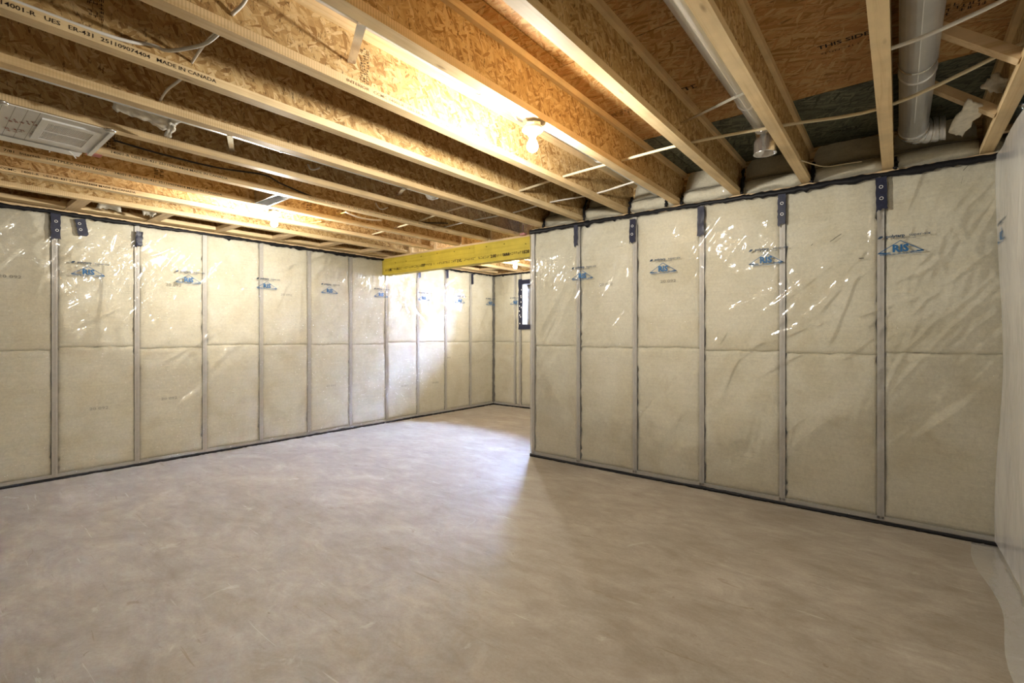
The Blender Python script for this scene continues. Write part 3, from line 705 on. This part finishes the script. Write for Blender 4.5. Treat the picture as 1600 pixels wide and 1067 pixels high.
joist_text(4, 'INTERIOR  CCMC 14001-R  UES ER-431  251109074404   SOFTPLEX WITH TAGG   MADE IN CANADA', (541, 203), (808, 306), 0.013, 'print_faint', 0.013)
joist_text(8, 'INTERIOR CCMC 14001-R UES ER-431 251109074404 SOFTPLEX WITH TAGG MADE IN CANADA', (482, 311), (690, 362), 0.013, 'print_faint', 0.013)
def web_stamp(n, px, w, h, rows_, seed):
    x = jx[n] + WT / 2; p = onx(*px, x); o = smear_print(h, w, rows_, seed, 0.9).build('web_stamp', M['print_black'], joists[n], loc=(WT / 2 + 0.0008, p.y, max(p.z - ZJ, FH + 0.01)), rot=(0, -math.pi / 2, math.pi / 2)); return o
web_stamp(5, (136, 28), 0.055, 0.13, 3, 2); web_stamp(4, (563, 205), 0.05, 0.17, 3, 3); web_stamp(4, (776, 281), 0.05, 0.13, 3, 4); web_stamp(9, (241, 283), 0.07, 0.08, 2, 5); web_stamp(8, (167, 238), 0.05, 0.08, 2, 6); web_stamp(9, (479, 330), 0.06, 0.09, 2, 7)

# prints on the subfloor (child of the ceiling), facing down
def floor_stamp(px, py, w, h, rows_, seed, along=0.0):
    p = onz(px, py, ZS); o = smear_print(w, h, rows_, seed, 0.85).build('panel_stamp', M['print_black'], ceil, loc=(p.x, p.y, ZS - 0.0012), rot=(math.pi / 2, 0, along)); return o
def floor_text(body, px, py, size, rot=0.0, stretch=1.0):
    p = onz(px, py, ZS); t = link('panel_stamp', text_mesh(body, size, 0.001, stretch), None, ceil, (p.x, p.y, ZS - 0.0012), (math.pi / 2, 0, rot))
    if not t.data.materials: t.data.materials.append(M['print_black'])
floor_text('THIS SIDE', 1278, 78, 0.05, 0.0, 1.0); floor_stamp(1283, 84, 0.22, 0.02, 1, 3)
floor_stamp(950, 180, 0.22, 0.05, 2, 5); floor_stamp(1064, 138, 0.09, 0.06, 1, 6); floor_stamp(1115, 122, 0.10, 0.05, 2, 8); floor_stamp(1466, 12, 0.25, 0.10, 3, 9); floor_stamp(1297, 206, 0.16, 0.03, 1, 10); floor_stamp(1440, 172, 0.1, 0.03, 1, 12)

# yellow laminated beam, plate and squash blocks over it
BY0, BY1 = 4.44, 4.575
e = empty('support_beam', (XL, BY0, 2.205)); tag(e, 'yellow coated laminated beam spanning from the left wall to the corner', 'beam')
L1 = 1.85
MB().box(-0.05, L1, 0, BY1 - BY0, 0, 0.235).build('beam_ply', M['beam'], e); MB().box(L1 + 0.003, XC - XL + 0.10, 0, BY1 - BY0, 0, 0.235).build('beam_ply', M['beam'], e)
for k in range(9):
    MB().lathe([(0.0, -0.001), (0.007, -0.001), (0.007, 0.002)], 8).build('nail_head', M['print_black'], e, loc=(0.25 + k * 0.30 + R.uniform(-.05, .05), -0.001, R.choice((0.19, 0.20, 0.155))), rot=(math.pi / 2, 0, 0))
smear_print(XC - XL - 0.16, 0.036, 1, 21, 0.86).build('beam_lettering', M['print_black'], e, loc=(0.06, -0.0012, 0.078))
for x_, body in ((0.12, '1.8E'), (0.33, 'A'), (0.86, '777'), (1.55, 'LVL'), (2.12, '2.0E'), (2.32, '&&&'), (2.60, '1528')):
    t = link('beam_lettering', text_mesh(body, 0.052, 0.0015, 1.0), None, e, (x_, -0.0016, 0.046))
    if not t.data.materials: t.data.materials.append(M['print_black'])
MB().box(XL - 0.02, XC + 0.02, BY0 + 0.012, BY1, 2.44, ZJ).build('sill_plate', M['pine_x']); tag(bpy.data.objects['sill_plate'], 'thin wooden plate lying on top of the yellow beam', 'plate')
sq_me = MB().box(0, 0.036, -0.018, 0.018, 0, ZS - ZJ - FH).mesh('squash_block'); sq_me.materials.append(M['pine'])
for n in range(7, 12):
    o = link('squash_block', sq_me, None, None, (jx[n] + FW / 2 + 0.001, BY0 + 0.035, ZJ)); tag(o, 'short upright wood block standing on the beam plate against a joist', 'wood block', 'squash blocks over the yellow beam')

# plate pieces and short blocks between the left wall and the nearest joist
bx0, bx1 = XL + 0.0, jx[11] - FW / 2
bys = [onz(px, py, ZJ).y for px, py in ((115, 326), (244, 345), (347, 358), (432, 370), (506, 381), (568, 390))]; step_ = 0.61
bys = [bys[0] + 0.612 * k for k in range(-6, 11)]
for i, y in enumerate(bys):
    if y < -0.8 or y > YF - 0.15 or abs(y - 4.5) < 0.1: continue
    o = MB().box(bx0 - 0.12, bx1, y - 0.045, y + 0.045, ZJ + 0.001, ZJ + 0.039).build('backing_block', M['pine_x']); tag(o, 'short flat wooden block bridging from the left wall to the nearest joist', 'wood block', 'backing blocks along the left wall')
    y2 = (bys[i + 1] if i + 1 < len(bys) else YF) - 0.047
    if y + 0.1 < y2:
        o = MB().box(XL - 0.03, XL + 0.115, y + 0.047, min(y2, YF - 0.01), ZJ + 0.006, ZJ + 0.042).build('backing_plank', M['pine']); tag(o, 'flat plank along the top of the left wall between two blocks', 'plank', 'backing planks along the left wall')

# wool-filled film pillows in the joist ends above the cornered wall
def rim_pillow(x0, x1, seed):
    prof = [(YB + 0.02, ZT + 0.03), (YB - 0.012, ZT + 0.06), (YB - 0.018, ZT + 0.105), (YB + 0.02, ZT + 0.15), (YB + 0.07, ZT + 0.175), (YB + 0.10, ZT + 0.24), (YB + 0.135, ZS - 0.004)]
    nu = 16; rs = np.random.RandomState(seed); P = np.zeros((nu, len(prof) * 3 - 2, 3)); cv = catmull([(0, a, b) for a, b in prof], 3)
    for i in range(nu):
        t = i / (nu - 1); e_ = min(t, 1 - t) * 2; x = x0 + (x1 - x0) * t
        for j, c in enumerate(cv):
            k = (1 - (1 - min(1, e_ * 3)) ** 2); P[i, j] = (x, c.y + 0.03 * (1 - k) + rs.normal(0, 0.0035) + 0.008 * math.sin(t * 9 + seed), c.z + rs.normal(0, 0.002))
    return P
rim = {}
rlab = {-1: 'between the last joist and the side wall', 0: 'behind the fat silver duct', 1: 'between the collar duct joist and the fat duct joist', 2: 'behind the collar of the round duct', 3: 'between the lamp duct joist and its bare neighbour', 4: 'behind the end of the lamp duct', 5: 'between the two lettered joists beside the lamp bay', 6: 'closest to the outside corner and yellow beam'}
for n in range(-1, 7):
    a = jx[n] + FW / 2 + 0.002; b = (jx[n - 1] - FW / 2 - 0.002) if n > -1 else XR + 0.10
    if n == 6: pass
    o = link('rim_insulation', grid_mesh('rim_insulation', rim_pillow(a, b, 50 + n)), M['wool']); rim[n] = o; tag(o, 'wool pillow above the wall top ' + rlab[n], 'insulation', 'rim insulation above the cornered wall')
    P = rim_pillow(a, b, 50 + n); P[:, :, 1] -= 0.010; P[:, :, 2] -= 0.004
    f_ = link('film', grid_mesh('film', P[:, :12]), M['poly'], o); tag(f_, 'clear film over the wool')
    # thin dark seam and black sealant smear beside the joist
    MB().tube(catmull([(a, YB - 0.032, ZT + 0.118), ((a + b) / 2, YB - 0.036, ZT + 0.128), (b, YB - 0.032, ZT + 0.120)], 4), 0.0016, 5).build('seam', M['sealant'], o)
def blob(x, seed, h):
    rr = random.Random(seed); mb = MB(); pts = []; n = 9
    for i in range(n): pts.append((x + rr.uniform(0.0, 0.012), YB - 0.028 + rr.uniform(-0.006, 0.004) + 0.09 * (i / n) ** 2, ZT + 0.025 + h * i / (n - 1)))
    mb.tube(catmull(pts, 2), [rr.uniform(0.008, 0.017) for _ in range(2 * (n - 1) + 1)], 7); return mb
for n in range(-1, 7):
    if n == -1: continue
    o = blob(jx[n] + FW / 2 + 0.004, 90 + n, 0.10 + 0.06 * (n % 3)).build('joist_sealant', M['sealant'], rim[n], True); tag(o, 'black sealant smear at a joist end')
    if n == 3:
        blob(jx[n] - 0.10, 7, 0.20).build('joist_sealant', M['sealant'], rim[4], True)

# diagonal braces, scraps and end pieces in the bay by the side wall
for y, k in ((2.95, 0), (3.60, 1)):
    o = MB().beam((0.118, y, 2.740), (0.411, y, 2.4905), 0.042, 0.060, (0, 1, 0)).build('diagonal_brace', M['pine_x']); tag(o, ('diagonal wooden brace behind the white cable' , 'diagonal wooden brace with torn wool hanging under it')[k], 'brace', 'diagonal braces by the side wall')
o = MB().box(0.437 + FW / 2, XR + 0.12, 3.90, 3.94, 2.475, 2.51).build('end_block', M['pine_x']); tag(o, 'small wooden block between the last joist and the side wall', 'wood block')
def scrap(pts, thick, seed, name, label, nu=9, nv=7):
    """torn wool scrap draped over four corner points"""
    a, b, c, d = [Vector(p_) for p_ in pts]; rr = random.Random(seed); P = np.zeros((nu, nv, 3)); nrm = (b - a).cross(d - a).normalized()
    for i in range(nu):
        for j in range(nv):
            u, v = i / (nu - 1), j / (nv - 1)
            if i in (0, nu - 1): v_ = v
            p_ = a.lerp(b, u).lerp(d.lerp(c, u), v); edge = (i in (0, nu - 1)) or (j in (0, nv - 1))
            p_ = p_ + nrm * thick * (math.sin(u * math.pi) * 0.8 + rr.uniform(-0.5, 0.5)) + Vector((rr.uniform(-1, 1), rr.uniform(-1, 1), rr.uniform(-1, 1))) * (0.006 if edge else 0.003)
            P[i, j] = p_
    me = grid_mesh(name, P); o = link(name, me, M['fluff']); md = o.modifiers.new('thickness', 'SOLIDIFY'); md.thickness = 0.012; tag(o, label, 'insulation scrap'); return o
scrap([onz(1480, 206, 2.50), onz(1503, 213, 2.50), onz(1543, 167, 2.535), onz(1512, 157, 2.535)], 0.006, 1, 'wool_scrap', 'torn white wool strip hanging below the diagonal brace')
scrap([onz(1530, 136, 2.60), onz(1570, 145, 2.58), onz(1580, 125, 2.60), onz(1556, 114, 2.64)], 0.02, 2, 'wool_scrap', 'fluffy wool tuft lying above the diagonal brace')
a_, b_, c_, d_ = onz(172, 166, 2.50), onz(283, 188, 2.50), onz(265, 205, 2.47), onz(188, 176, 2.47)
scrap([(-3.03, a_.y - 0.02, 2.52), (-3.03, b_.y + 0.03, 2.52), (-3.19, b_.y - 0.05, 2.462), (-3.15, a_.y, 2.478)], 0.014, 3, 'wool_wrap', 'torn white wool wrapped round the pale duct between two joists', 15, 9)
scrap([(-3.10, onz(255, 198, 2.47).y, 2.475), (-3.11, onz(272, 200, 2.47).y, 2.475), (-3.28, onz(268, 211, 2.46).y, 2.455), (-3.26, onz(258, 208, 2.46).y, 2.458)], 0.008, 4, 'wool_tuft', 'twisted tail of wool dangling beside the pale duct', 5, 8)
scrap([(-5.5, onx(150, 320, -5.6).y, 2.50), (-5.5, onx(182, 322, -5.6).y, 2.50), (-5.72, onx(180, 327, -5.7).y + .05, 2.475), (-5.72, onx(152, 325, -5.7).y, 2.475)], 0.02, 5, 'wool_scrap', 'white wool scrap poking out beside the left wall blocks')
scrap([(-5.48, onx(215, 330, -5.6).y, 2.50), (-5.48, onx(240, 332, -5.6).y, 2.50), (-5.62, onx(236, 338, -5.7).y, 2.46), (-5.62, onx(218, 336, -5.7).y, 2.465)], 0.015, 6, 'wool_scrap', 'ragged cream wool scrap between two left wall blocks')

# ================================================================== DUCTS
def duct(name, label, pts, r, mat='duct', seams=(), seg=20):
    e = empty(name, tuple(pts[0])); tag(e, label, 'duct'); o_ = Vector(pts[0])
    MB().tube([Vector(p_) - o_ for p_ in pts], r, seg).build('pipe', M[mat], e, True)
    for y in seams:                                           # crimped joint rings
        c = Vector((pts[0][0], y, pts[0][2])) - o_; MB().tube([c + Vector((0, -0.012, 0)), c + Vector((0, -0.006, 0)), c + Vector((0, 0.006, 0)), c + Vector((0, 0.012, 0))], [r, r + 0.004, r + 0.004, r], seg).build('joint_ring', M[mat], e, True)
    MB().box(-0.002, 0.002, 0.0, (Vector(pts[-1]) - o_).y * 0.96, -r - 0.0015, -r + 0.004).build('lock_seam', M[mat], e)
    return e
def strap(name, label, pts, w=0.024, cat='strap', mat='tin', group=None):
    mb = MB()
    for p_, q_ in zip(pts[:-1], pts[1:]): mb.beam(p_, q_, w, 0.003, (0, 0, 1) if abs((Vector(q_) - Vector(p_)).normalized().z) < 0.9 else (1, 0, 0))
    o = mb.build(name, M[mat]); tag(o, label, cat, group); return o
duct('round_duct', 'pale round duct running beside the lit bulb to the cornered wall', [(-1.665, YK + 0.1, 2.603), (-1.665, 4.15, 2.603)], 0.052, seams=(0.6, 1.85, 3.1))
duct('round_duct', 'pale round duct beside the torn wool wrap, entering from the near end', [(-3.070, YK + 0.1, 2.535), (-3.070, 2.74, 2.535)], 0.052, seams=(0.2, 1.5))
e3 = duct('round_duct', 'round duct ending in a shiny collar that opens downward', [(-0.652, YK + 0.1, 2.612), (-0.652, 3.25, 2.612)], 0.052, seams=(1.7, 2.9))
c3 = MB(); c3.lathe([(0.052, 0.11), (0.055, 0.07), (0.063, 0.055), (0.063, -0.015), (0.066, -0.02), (0.062, -0.02), (0.059, 0.05), (0.05, 0.10)], 24); c3.build('collar', M['tin'], e3, True, loc=(0.0, 3.36 - (YK + 0.1), 2.47 - 2.612))
tr_ = MB(); tr_.tube(catmull([(0, 3.22, 0), (0, 3.33, -0.005), (0, 3.365, -0.05), (0, 3.365, -0.11)], 4), 0.0535, 20); tr_.build('elbow', M['tin'], e3, True, loc=(0, -(YK + 0.1), 0))
for y in (3.275, 3.295, 3.318):
    MB().tube([(0, y - 0.004, 0), (0, y, 0), (0, y + 0.004, 0)], [0.052, 0.058, 0.052], 20).build('crimp', M['tin'], e3, True, loc=(0, -(YK + 0.1), 0))
DX, DZ, DR = 0.076, 2.642, 0.074
e4 = duct('round_duct', 'fat silver duct with a segmented elbow beside the diagonal braces', [(DX, YK + 0.1, DZ), (DX, 4.00, DZ)], DR, seams=(2.2, 3.15), seg=24)
o_ = Vector((DX, YK + 0.1, DZ)); el = catmull([(DX, 4.00, DZ), (DX + 0.004, 4.06, DZ - 0.002), (DX + 0.04, 4.11, DZ - 0.004), (DX + 0.10, 4.13, DZ - 0.004), (DX + 0.16, 4.13, DZ - 0.004)], 4)
MB().tube([p_ - o_ for p_ in el], [DR + (0.005 if k % 3 == 1 else 0) for k in range(len(el))], 24).build('elbow', M['duct'], e4, True)
for k in (2, 5, 8, 11, 14):
    if k + 1 < len(el):
        d_ = (el[k + 1] - el[k]).normalized() * 0.004
        MB().tube([el[k] - o_ - d_, el[k] - o_, el[k] - o_ + d_], [DR, DR + 0.008, DR], 24).build('elbow_rib', M['tin'], e4, True)
# elbow at the end of the wool-wrapped duct
e5 = empty('duct_elbow', (-3.07, 2.74, 2.535)); tag(e5, 'shiny duct elbow at the end of the wool-wrapped duct', 'duct'); el = catmull([(0, 0, 0), (-0.005, 0.06, 0), (-0.05, 0.10, 0.0), (-0.11, 0.11, 0.01)], 4)
MB().tube(el, [0.053 + (0.006 if k % 3 == 1 else 0) for k in range(len(el))], 18).build('elbow_body', M['duct'], e5, True)
MB().tube([el[5] - Vector((0, .004, 0)), el[5], el[5] + Vector((0, .004, 0))], [0.053, 0.062, 0.053], 18).build('elbow_rib', M['tin'], e5, True)
# hanger straps
strap('duct_strap', 'bent metal strap holding the duct beside the bulb against the facing joist', [(-1.552, onx(572, 36, -1.552).y, 2.49), (-1.66, 1.13, 2.545), (-1.995, onx(549, 97, -1.995).y, 2.585)], 0.036)
strap('duct_strap', 'long metal strap from the collar duct across to the next joist', [onx(1170, 142, -0.572), onz(1150, 151, 2.508), onx(1066, 192, -1.02)], 0.026)
strap('duct_strap', 'metal strap under the wool-wrapped duct near its far part', [onz(357, 209, 2.478), onz(359, 212, 2.470), onx(363, 238, jx[7] + 0.01)], 0.03)
strap('duct_strap', 'metal strap under the wool-wrapped duct close to its elbow', [onz(633, 294, 2.478), onz(629, 297, 2.472), onx(622, 306, jx[7] + 0.01)], 0.03)
strap('duct_strap', 'thin metal strap round the fat silver duct', [(DX + (DR + 0.003) * math.cos(t), 3.02, DZ + (DR + 0.003) * math.sin(t)) for t in [math.pi + math.pi * k / 10 for k in range(11)]], 0.016)

# sheet metal register boot between two joists
bt = empty('register_boot', (-4.2, onz(425, 312, 2.48).y, 2.47)); tag(bt, 'shiny sheet metal register boot between two joists by a lit bulb', 'register boot')
MB().box(-0.205, 0.205, -0.06, -0.057, 0.0, 0.13).box(-0.205, 0.205, 0.057, 0.06, 0.0, 0.13).box(-0.205, -0.202, -0.06, 0.06, 0, 0.13).box(0.202, 0.205, -0.06, 0.06, 0, 0.13).box(-0.205, 0.205, -0.06, 0.06, 0.128, 0.131).build('box', M['tin'], bt)
MB().quad((-0.205, 0.06, 0.0), (-0.205, 0.16, 0.075), (0.205, 0.16, 0.075), (0.205, 0.06, 0.0)).quad((-0.205, 0.06, 0.004), (0.205, 0.06, 0.004), (0.205, 0.16, 0.079), (-0.205, 0.16, 0.079)).build('flap', M['tin'], bt)

# return-air panel with grille under two joists
RX0, RX1, RY1, RZ = -3.995, -3.452, 0.742, ZJ - 0.006
rp = empty('return_air_panel', (RX0, 0, RZ)); tag(rp, 'white return air panel with louvred grille nailed under two joists', 'return panel')
g0, g1, gy0, gy1 = 0.075, 0.475, 0.455, 0.70
ha, hb, hc, hd = g0 + 0.045, g1 - 0.045, gy0 + 0.028, gy1 - 0.028      # real opening behind the louvres
MB().box(0, RX1 - RX0, -2.2, hc, 0, 0.005).box(0, RX1 - RX0, hd, RY1, 0, 0.005).box(0, ha, hc, hd, 0, 0.005).box(hb, RX1 - RX0, hc, hd, 0, 0.005).build('panel_sheet', M['panel'], rp)
gr_ = MB().box(g0, g1, gy0, gy0 + 0.028, -0.009, 0).box(g0, g1, gy1 - 0.028, gy1, -0.009, 0).box(g0, g0 + 0.045, gy0 + 0.028, gy1 - 0.028, -0.009, 0).box(g1 - 0.045, g1, gy0 + 0.028, gy1 - 0.028, -0.009, 0).box((g0 + g1) / 2 - 0.006, (g0 + g1) / 2 + 0.006, gy0 + 0.028, gy1 - 0.028, -0.008, 0).build('grille_frame', M['white'], rp)
lv = MB(); k_ = 30
for k in range(k_):
    y = gy0 + 0.032 + (gy1 - gy0 - 0.064) * k / (k_ - 1)
    for xa, xb in ((g0 + 0.045, (g0 + g1) / 2 - 0.006), ((g0 + g1) / 2 + 0.006, g1 - 0.045)): lv.beam((xa, y, -0.0045), (xb, y, -0.0045), 0.0042, 0.0035)
tag(lv.build('louvre', M['white'], rp), 'fine white louvre blades', kind='stuff')
pr = MB()
for y in [0.44 - 0.045 * k for k in range(0, 40)]: pr.quad((0.0, y, -0.0008), (RX1 - RX0, y, -0.0008), (RX1 - RX0, y + 0.0016, -0.0008), (0.0, y + 0.0016, -0.0008))
pr.build('ruled_lines', M['print_grey'], rp)
for k, (x_, y_) in enumerate(((0.15, 0.34), (0.33, 0.33), (0.2, 0.1), (0.4, 0.05))):
    smear_print(0.16, 0.07, 2, 70 + k, 0.8).build('panel_print', M['red'], rp, loc=(x_, y_, -0.001), rot=(math.pi / 2, 0, 1.2))
MB().box(0.0, RX1 - RX0, RY1 - 0.02, RY1 + 0.0, -0.012, 0.0).build('end_flange', M['white'], rp)
o = MB().box(-4.10, -4.005, YK + 0.1, 0.70, 2.455, 2.535).build('trunk_duct', M['duct']); tag(o, 'pale rectangular duct beside the return air panel', 'duct')
strap('duct_strap', 'short bright strap under the pale rectangular duct', [(-4.004, 0.555, 2.452), (-4.06, 0.56, 2.447), (-4.115, 0.565, 2.45)], 0.006, mat='white')
strap('duct_strap', 'short slanted strap at the end of the pale rectangular duct', [(-4.003, 0.635, 2.452), (-4.05, 0.665, 2.447), (-4.125, 0.69, 2.45)], 0.006, mat='white')
for yy in (0.30, 0.72):
    MB().lathe([(0.0, -0.012), (0.022, -0.010), (0.03, 0.0), (0.0, 0.001)], 14, (RX1 - RX0 + 0.012, yy, 0)).build('panel_clip', M['tin'], rp, True)
MB().box(-0.04, 0.02, RY1 - 0.02, RY1 + 0.05, 0.0, 0.006).build('printed_tab', M['red'], rp)

# ================================================================== CABLES
def cable(label, pts, r, mat, n=6, name='cable', cat='cable', flat=False, group=None):
    o = MB().tube(catmull(pts, n), r, 8).build(name, M[mat], None, True); tag(o, label, cat, group); return o
wp = {}
cable('cream pipe threaded through all the joist webs nearest the bulb', [(XR + 0.06, 2.93, 2.60)] + [(jx[n], yy, zz) for n, yy, zz in ((-1, 3.02, 2.585), (0, 3.26, 2.532), (1, 3.22, 2.55), (2, 3.10, 2.533), (3, 3.136, 2.54), (4, 3.139, 2.525), (5, 3.227, 2.527), (6, 3.286, 2.533), (7, 3.295, 2.517), (8, 3.39, 2.52), (9, 3.45, 2.52), (10, 3.5, 2.52))], 0.0095, 'cable_cream', 5, 'water_pipe', 'pipe')
cable('thin white cable threaded through the joist webs close to the cornered wall', [(jx[n] , yy, zz) for n, yy, zz in ((3, 3.62, 2.55), (4, 3.672, 2.52), (5, 3.687, 2.53), (6, 3.756, 2.526), (7, 3.706, 2.512), (8, 3.75, 2.515))], 0.007, 'cable_white', 5)
cable('flat white cable stapled along the flange of the stamped joist', [(-2.462, -2.0, ZJ + FH + 0.009), (-2.475, 0.0, ZJ + FH + 0.009), (-2.475, 0.50, ZJ + FH + 0.012), onx(235, 70, -2.475), onx(262, 79, -2.44), onx(300, 74, -2.3), onx(325, 66, -2.17), (-2.03, 0.765, 2.49)], 0.0075, 'cable_white', 6)
cable('white cable hanging in an arc through the web of the stamped joist', [onx(340, 49, -2.1), onx(322, 66, -2.3), onx(300, 97, -2.486), (-2.6, onx(281, 121, -2.53).y + 0.03, 2.51), onx(262, 140, -2.8), onx(250, 157, -2.974)], 0.006, 'cable_white', 6)
cable('white cable pair dropping from the subfloor near the faintly lettered joist', [onx(392, -14, -1.9), onx(378, 8, -1.96), onx(362, 23, jx[4] + 0.006)], 0.007, 'cable_white', 6)
cable('black cable sagging along the bay beside the white return panel', [onx(178, 219, jx[8] + 0.03), onx(250, 240, jx[8] + 0.02), onx(340, 262, jx[8] + 0.015), onx(412, 273, jx[8] + 0.02), onx(440, 287, jx[8] + 0.03), onx(500, 312, jx[8] + 0.02), onx(530, 319, jx[8] + 0.015), onx(640, 345, jx[8] + 0.015), onx(700, 349, jx[8] + 0.02)], 0.006, 'cable_black', 6)
cable('white cable crossing under the fat silver duct', [(jx[0] + 0.006, onz(1400, 74, 2.51).y, 2.51), onz(1420, 66, 2.507), onz(1456, 52, 2.505), onz(1510, 28, 2.53), onz(1560, 4, 2.55), onz(1600, -18, 2.56)], 0.0085, 'cable_white', 6)
cable('short white cable bent between two joists above the lamp wall', [onx(936, 303, jx[4] + 0.006), (-1.8, onz(960, 292, 2.55).y, 2.55), (-1.6, onz(985, 287, 2.56).y, 2.56), (jx[3], 3.70, 2.56)], 0.0065, 'cable_cream', 5)
for lab, pts in (('white cable loop under the bay beside the wool-wrapped duct', ((481, 257), (485, 264), (492, 265), (500, 262))), ('white cable loop under the bay beside the black cable', ((587, 317), (592, 325), (598, 327), (606, 324)))):
    xk = jx[7] + 0.06 if pts[0][0] < 500 else jx[8] + 0.05
    cable(lab, [onx(px, py, xk + 0.02 * k) for k, (px, py) in enumerate(pts)], 0.006, 'cable_white', 5)
cable('white cable drooping below the lettered joist beyond the black cable', [onx(540, 331, jx[9] + 0.2), onx(560, 339, jx[9] + 0.2), onx(580, 343, jx[9] + 0.2), onx(596, 344, jx[9] + 0.22)], 0.009, 'cable_white', 5)
cable('short yellow cable end near the register boot bay', [onx(527, 335, jx[9] + 0.006), (jx[9] + 0.1, onx(534, 333, jx[9] + 0.1).y, onx(534, 333, jx[9] + 0.1).z), onx(541, 331, jx[9] + 0.2)], 0.006, 'cable_yellow', 4)
cable('short yellow cable end close to the left wall bulb', [onx(484, 348, jx[10] + 0.006), (jx[10] + 0.08, onx(494, 347, jx[10] + 0.08).y, onx(494, 347, jx[10] + 0.08).z), onx(502, 346, jx[10] + 0.16)], 0.006, 'cable_yellow', 4)
cable('white cable at the joist foot near the fat duct above the cornered wall', [onx(1252, 251, jx[1] + 0.04), (-0.42, YB - 0.065, 2.545), (-0.30, YB - 0.065, 2.538), (-0.20, YB - 0.06, 2.535)], 0.004, 'cable_cream', 5)
o = MB().box(-0.035, 0.035, -0.02, 0.02, 0, 0.022).box(-0.004, 0.004, -0.003, 0.003, 0.022, 0.12).build('hanger_bracket', M['pinkfoam'], loc=(jx[7] + 0.12, BY0 - 0.03, ZJ - 0.012)); tag(o, 'small pinkish bracket hanging beside the beam end near the corner', 'bracket')

# ================================================================== LAMPS
def lamp(label, loc):
    """keyless porcelain lampholder on an octagon box with a bare lit bulb; loc = centre of the dish rim"""
    e = empty('ceiling_lamp', loc); tag(e, label, 'lamp', 'bare bulb lamps')
    MB().lathe([(0.0, 0.075), (0.052, 0.075), (0.052, 0.018), (0.0, 0.018)], 8).build('junction_box', M['tin'], e)
    MB().lathe([(0.0, 0.020), (0.050, 0.019), (0.058, 0.010), (0.059, 0.002), (0.053, -0.004), (0.034, -0.012), (0.026, -0.024), (0.023, -0.03), (0.0, -0.03)], 28).build('lampholder', M['porcelain'], e, True)
    prof = [(0.0, -0.116), (0.012, -0.1145), (0.022, -0.109), (0.029, -0.098), (0.031, -0.086), (0.028, -0.072), (0.021, -0.058), (0.0165, -0.046), (0.0155, -0.034), (0.0155, -0.029)]
    MB().lathe(prof, 20).build('bulb', M['bulb'], e, True)
    return e
def dish(px, py, z): return tuple(onz(px, py, z))
lamp('bare bulb on a porcelain holder hanging beside the round duct', dish(832, 204, 2.425))
lamp('bare bulb on a porcelain holder close to the left wall', dish(428.5, 335, 2.435))
lamp('bare bulb on a porcelain holder beyond the yellow beam', dish(805, 407.5, 2.42))
cable('white cable looping into the lamp beside the round duct', [onz(800, 176, 2.53), onz(808, 186, 2.50), onz(818, 190, 2.48), onz(826, 191, 2.47)], 0.006, 'cable_white', 5)

# film strip lying on the floor along the side wall
nu, nv = 40, 14; P = np.zeros((nu, nv, 3))
for i in range(nu):
    y = 4.20 - i * 0.115; wdt = 0.15 + 0.025 * math.sin(i * 0.6)
    for j in range(nv):
        t = j / (nv - 1); P[i, j] = (XR - 0.012 - wdt * t, y - (0.0 if i else -0.02), 0.004 + 0.006 * abs(math.sin(i * 0.9 + t * 3)) * (0.3 + t * 0.3) + 0.05 * max(0, 1 - t * 7) * (0.6 + 0.3 * math.sin(i)))
o = link('film_skirt', grid_mesh('film_skirt', P), M['poly_floor']); tag(o, 'strip of clear film lying on the floor along the side wall', 'plastic sheet')
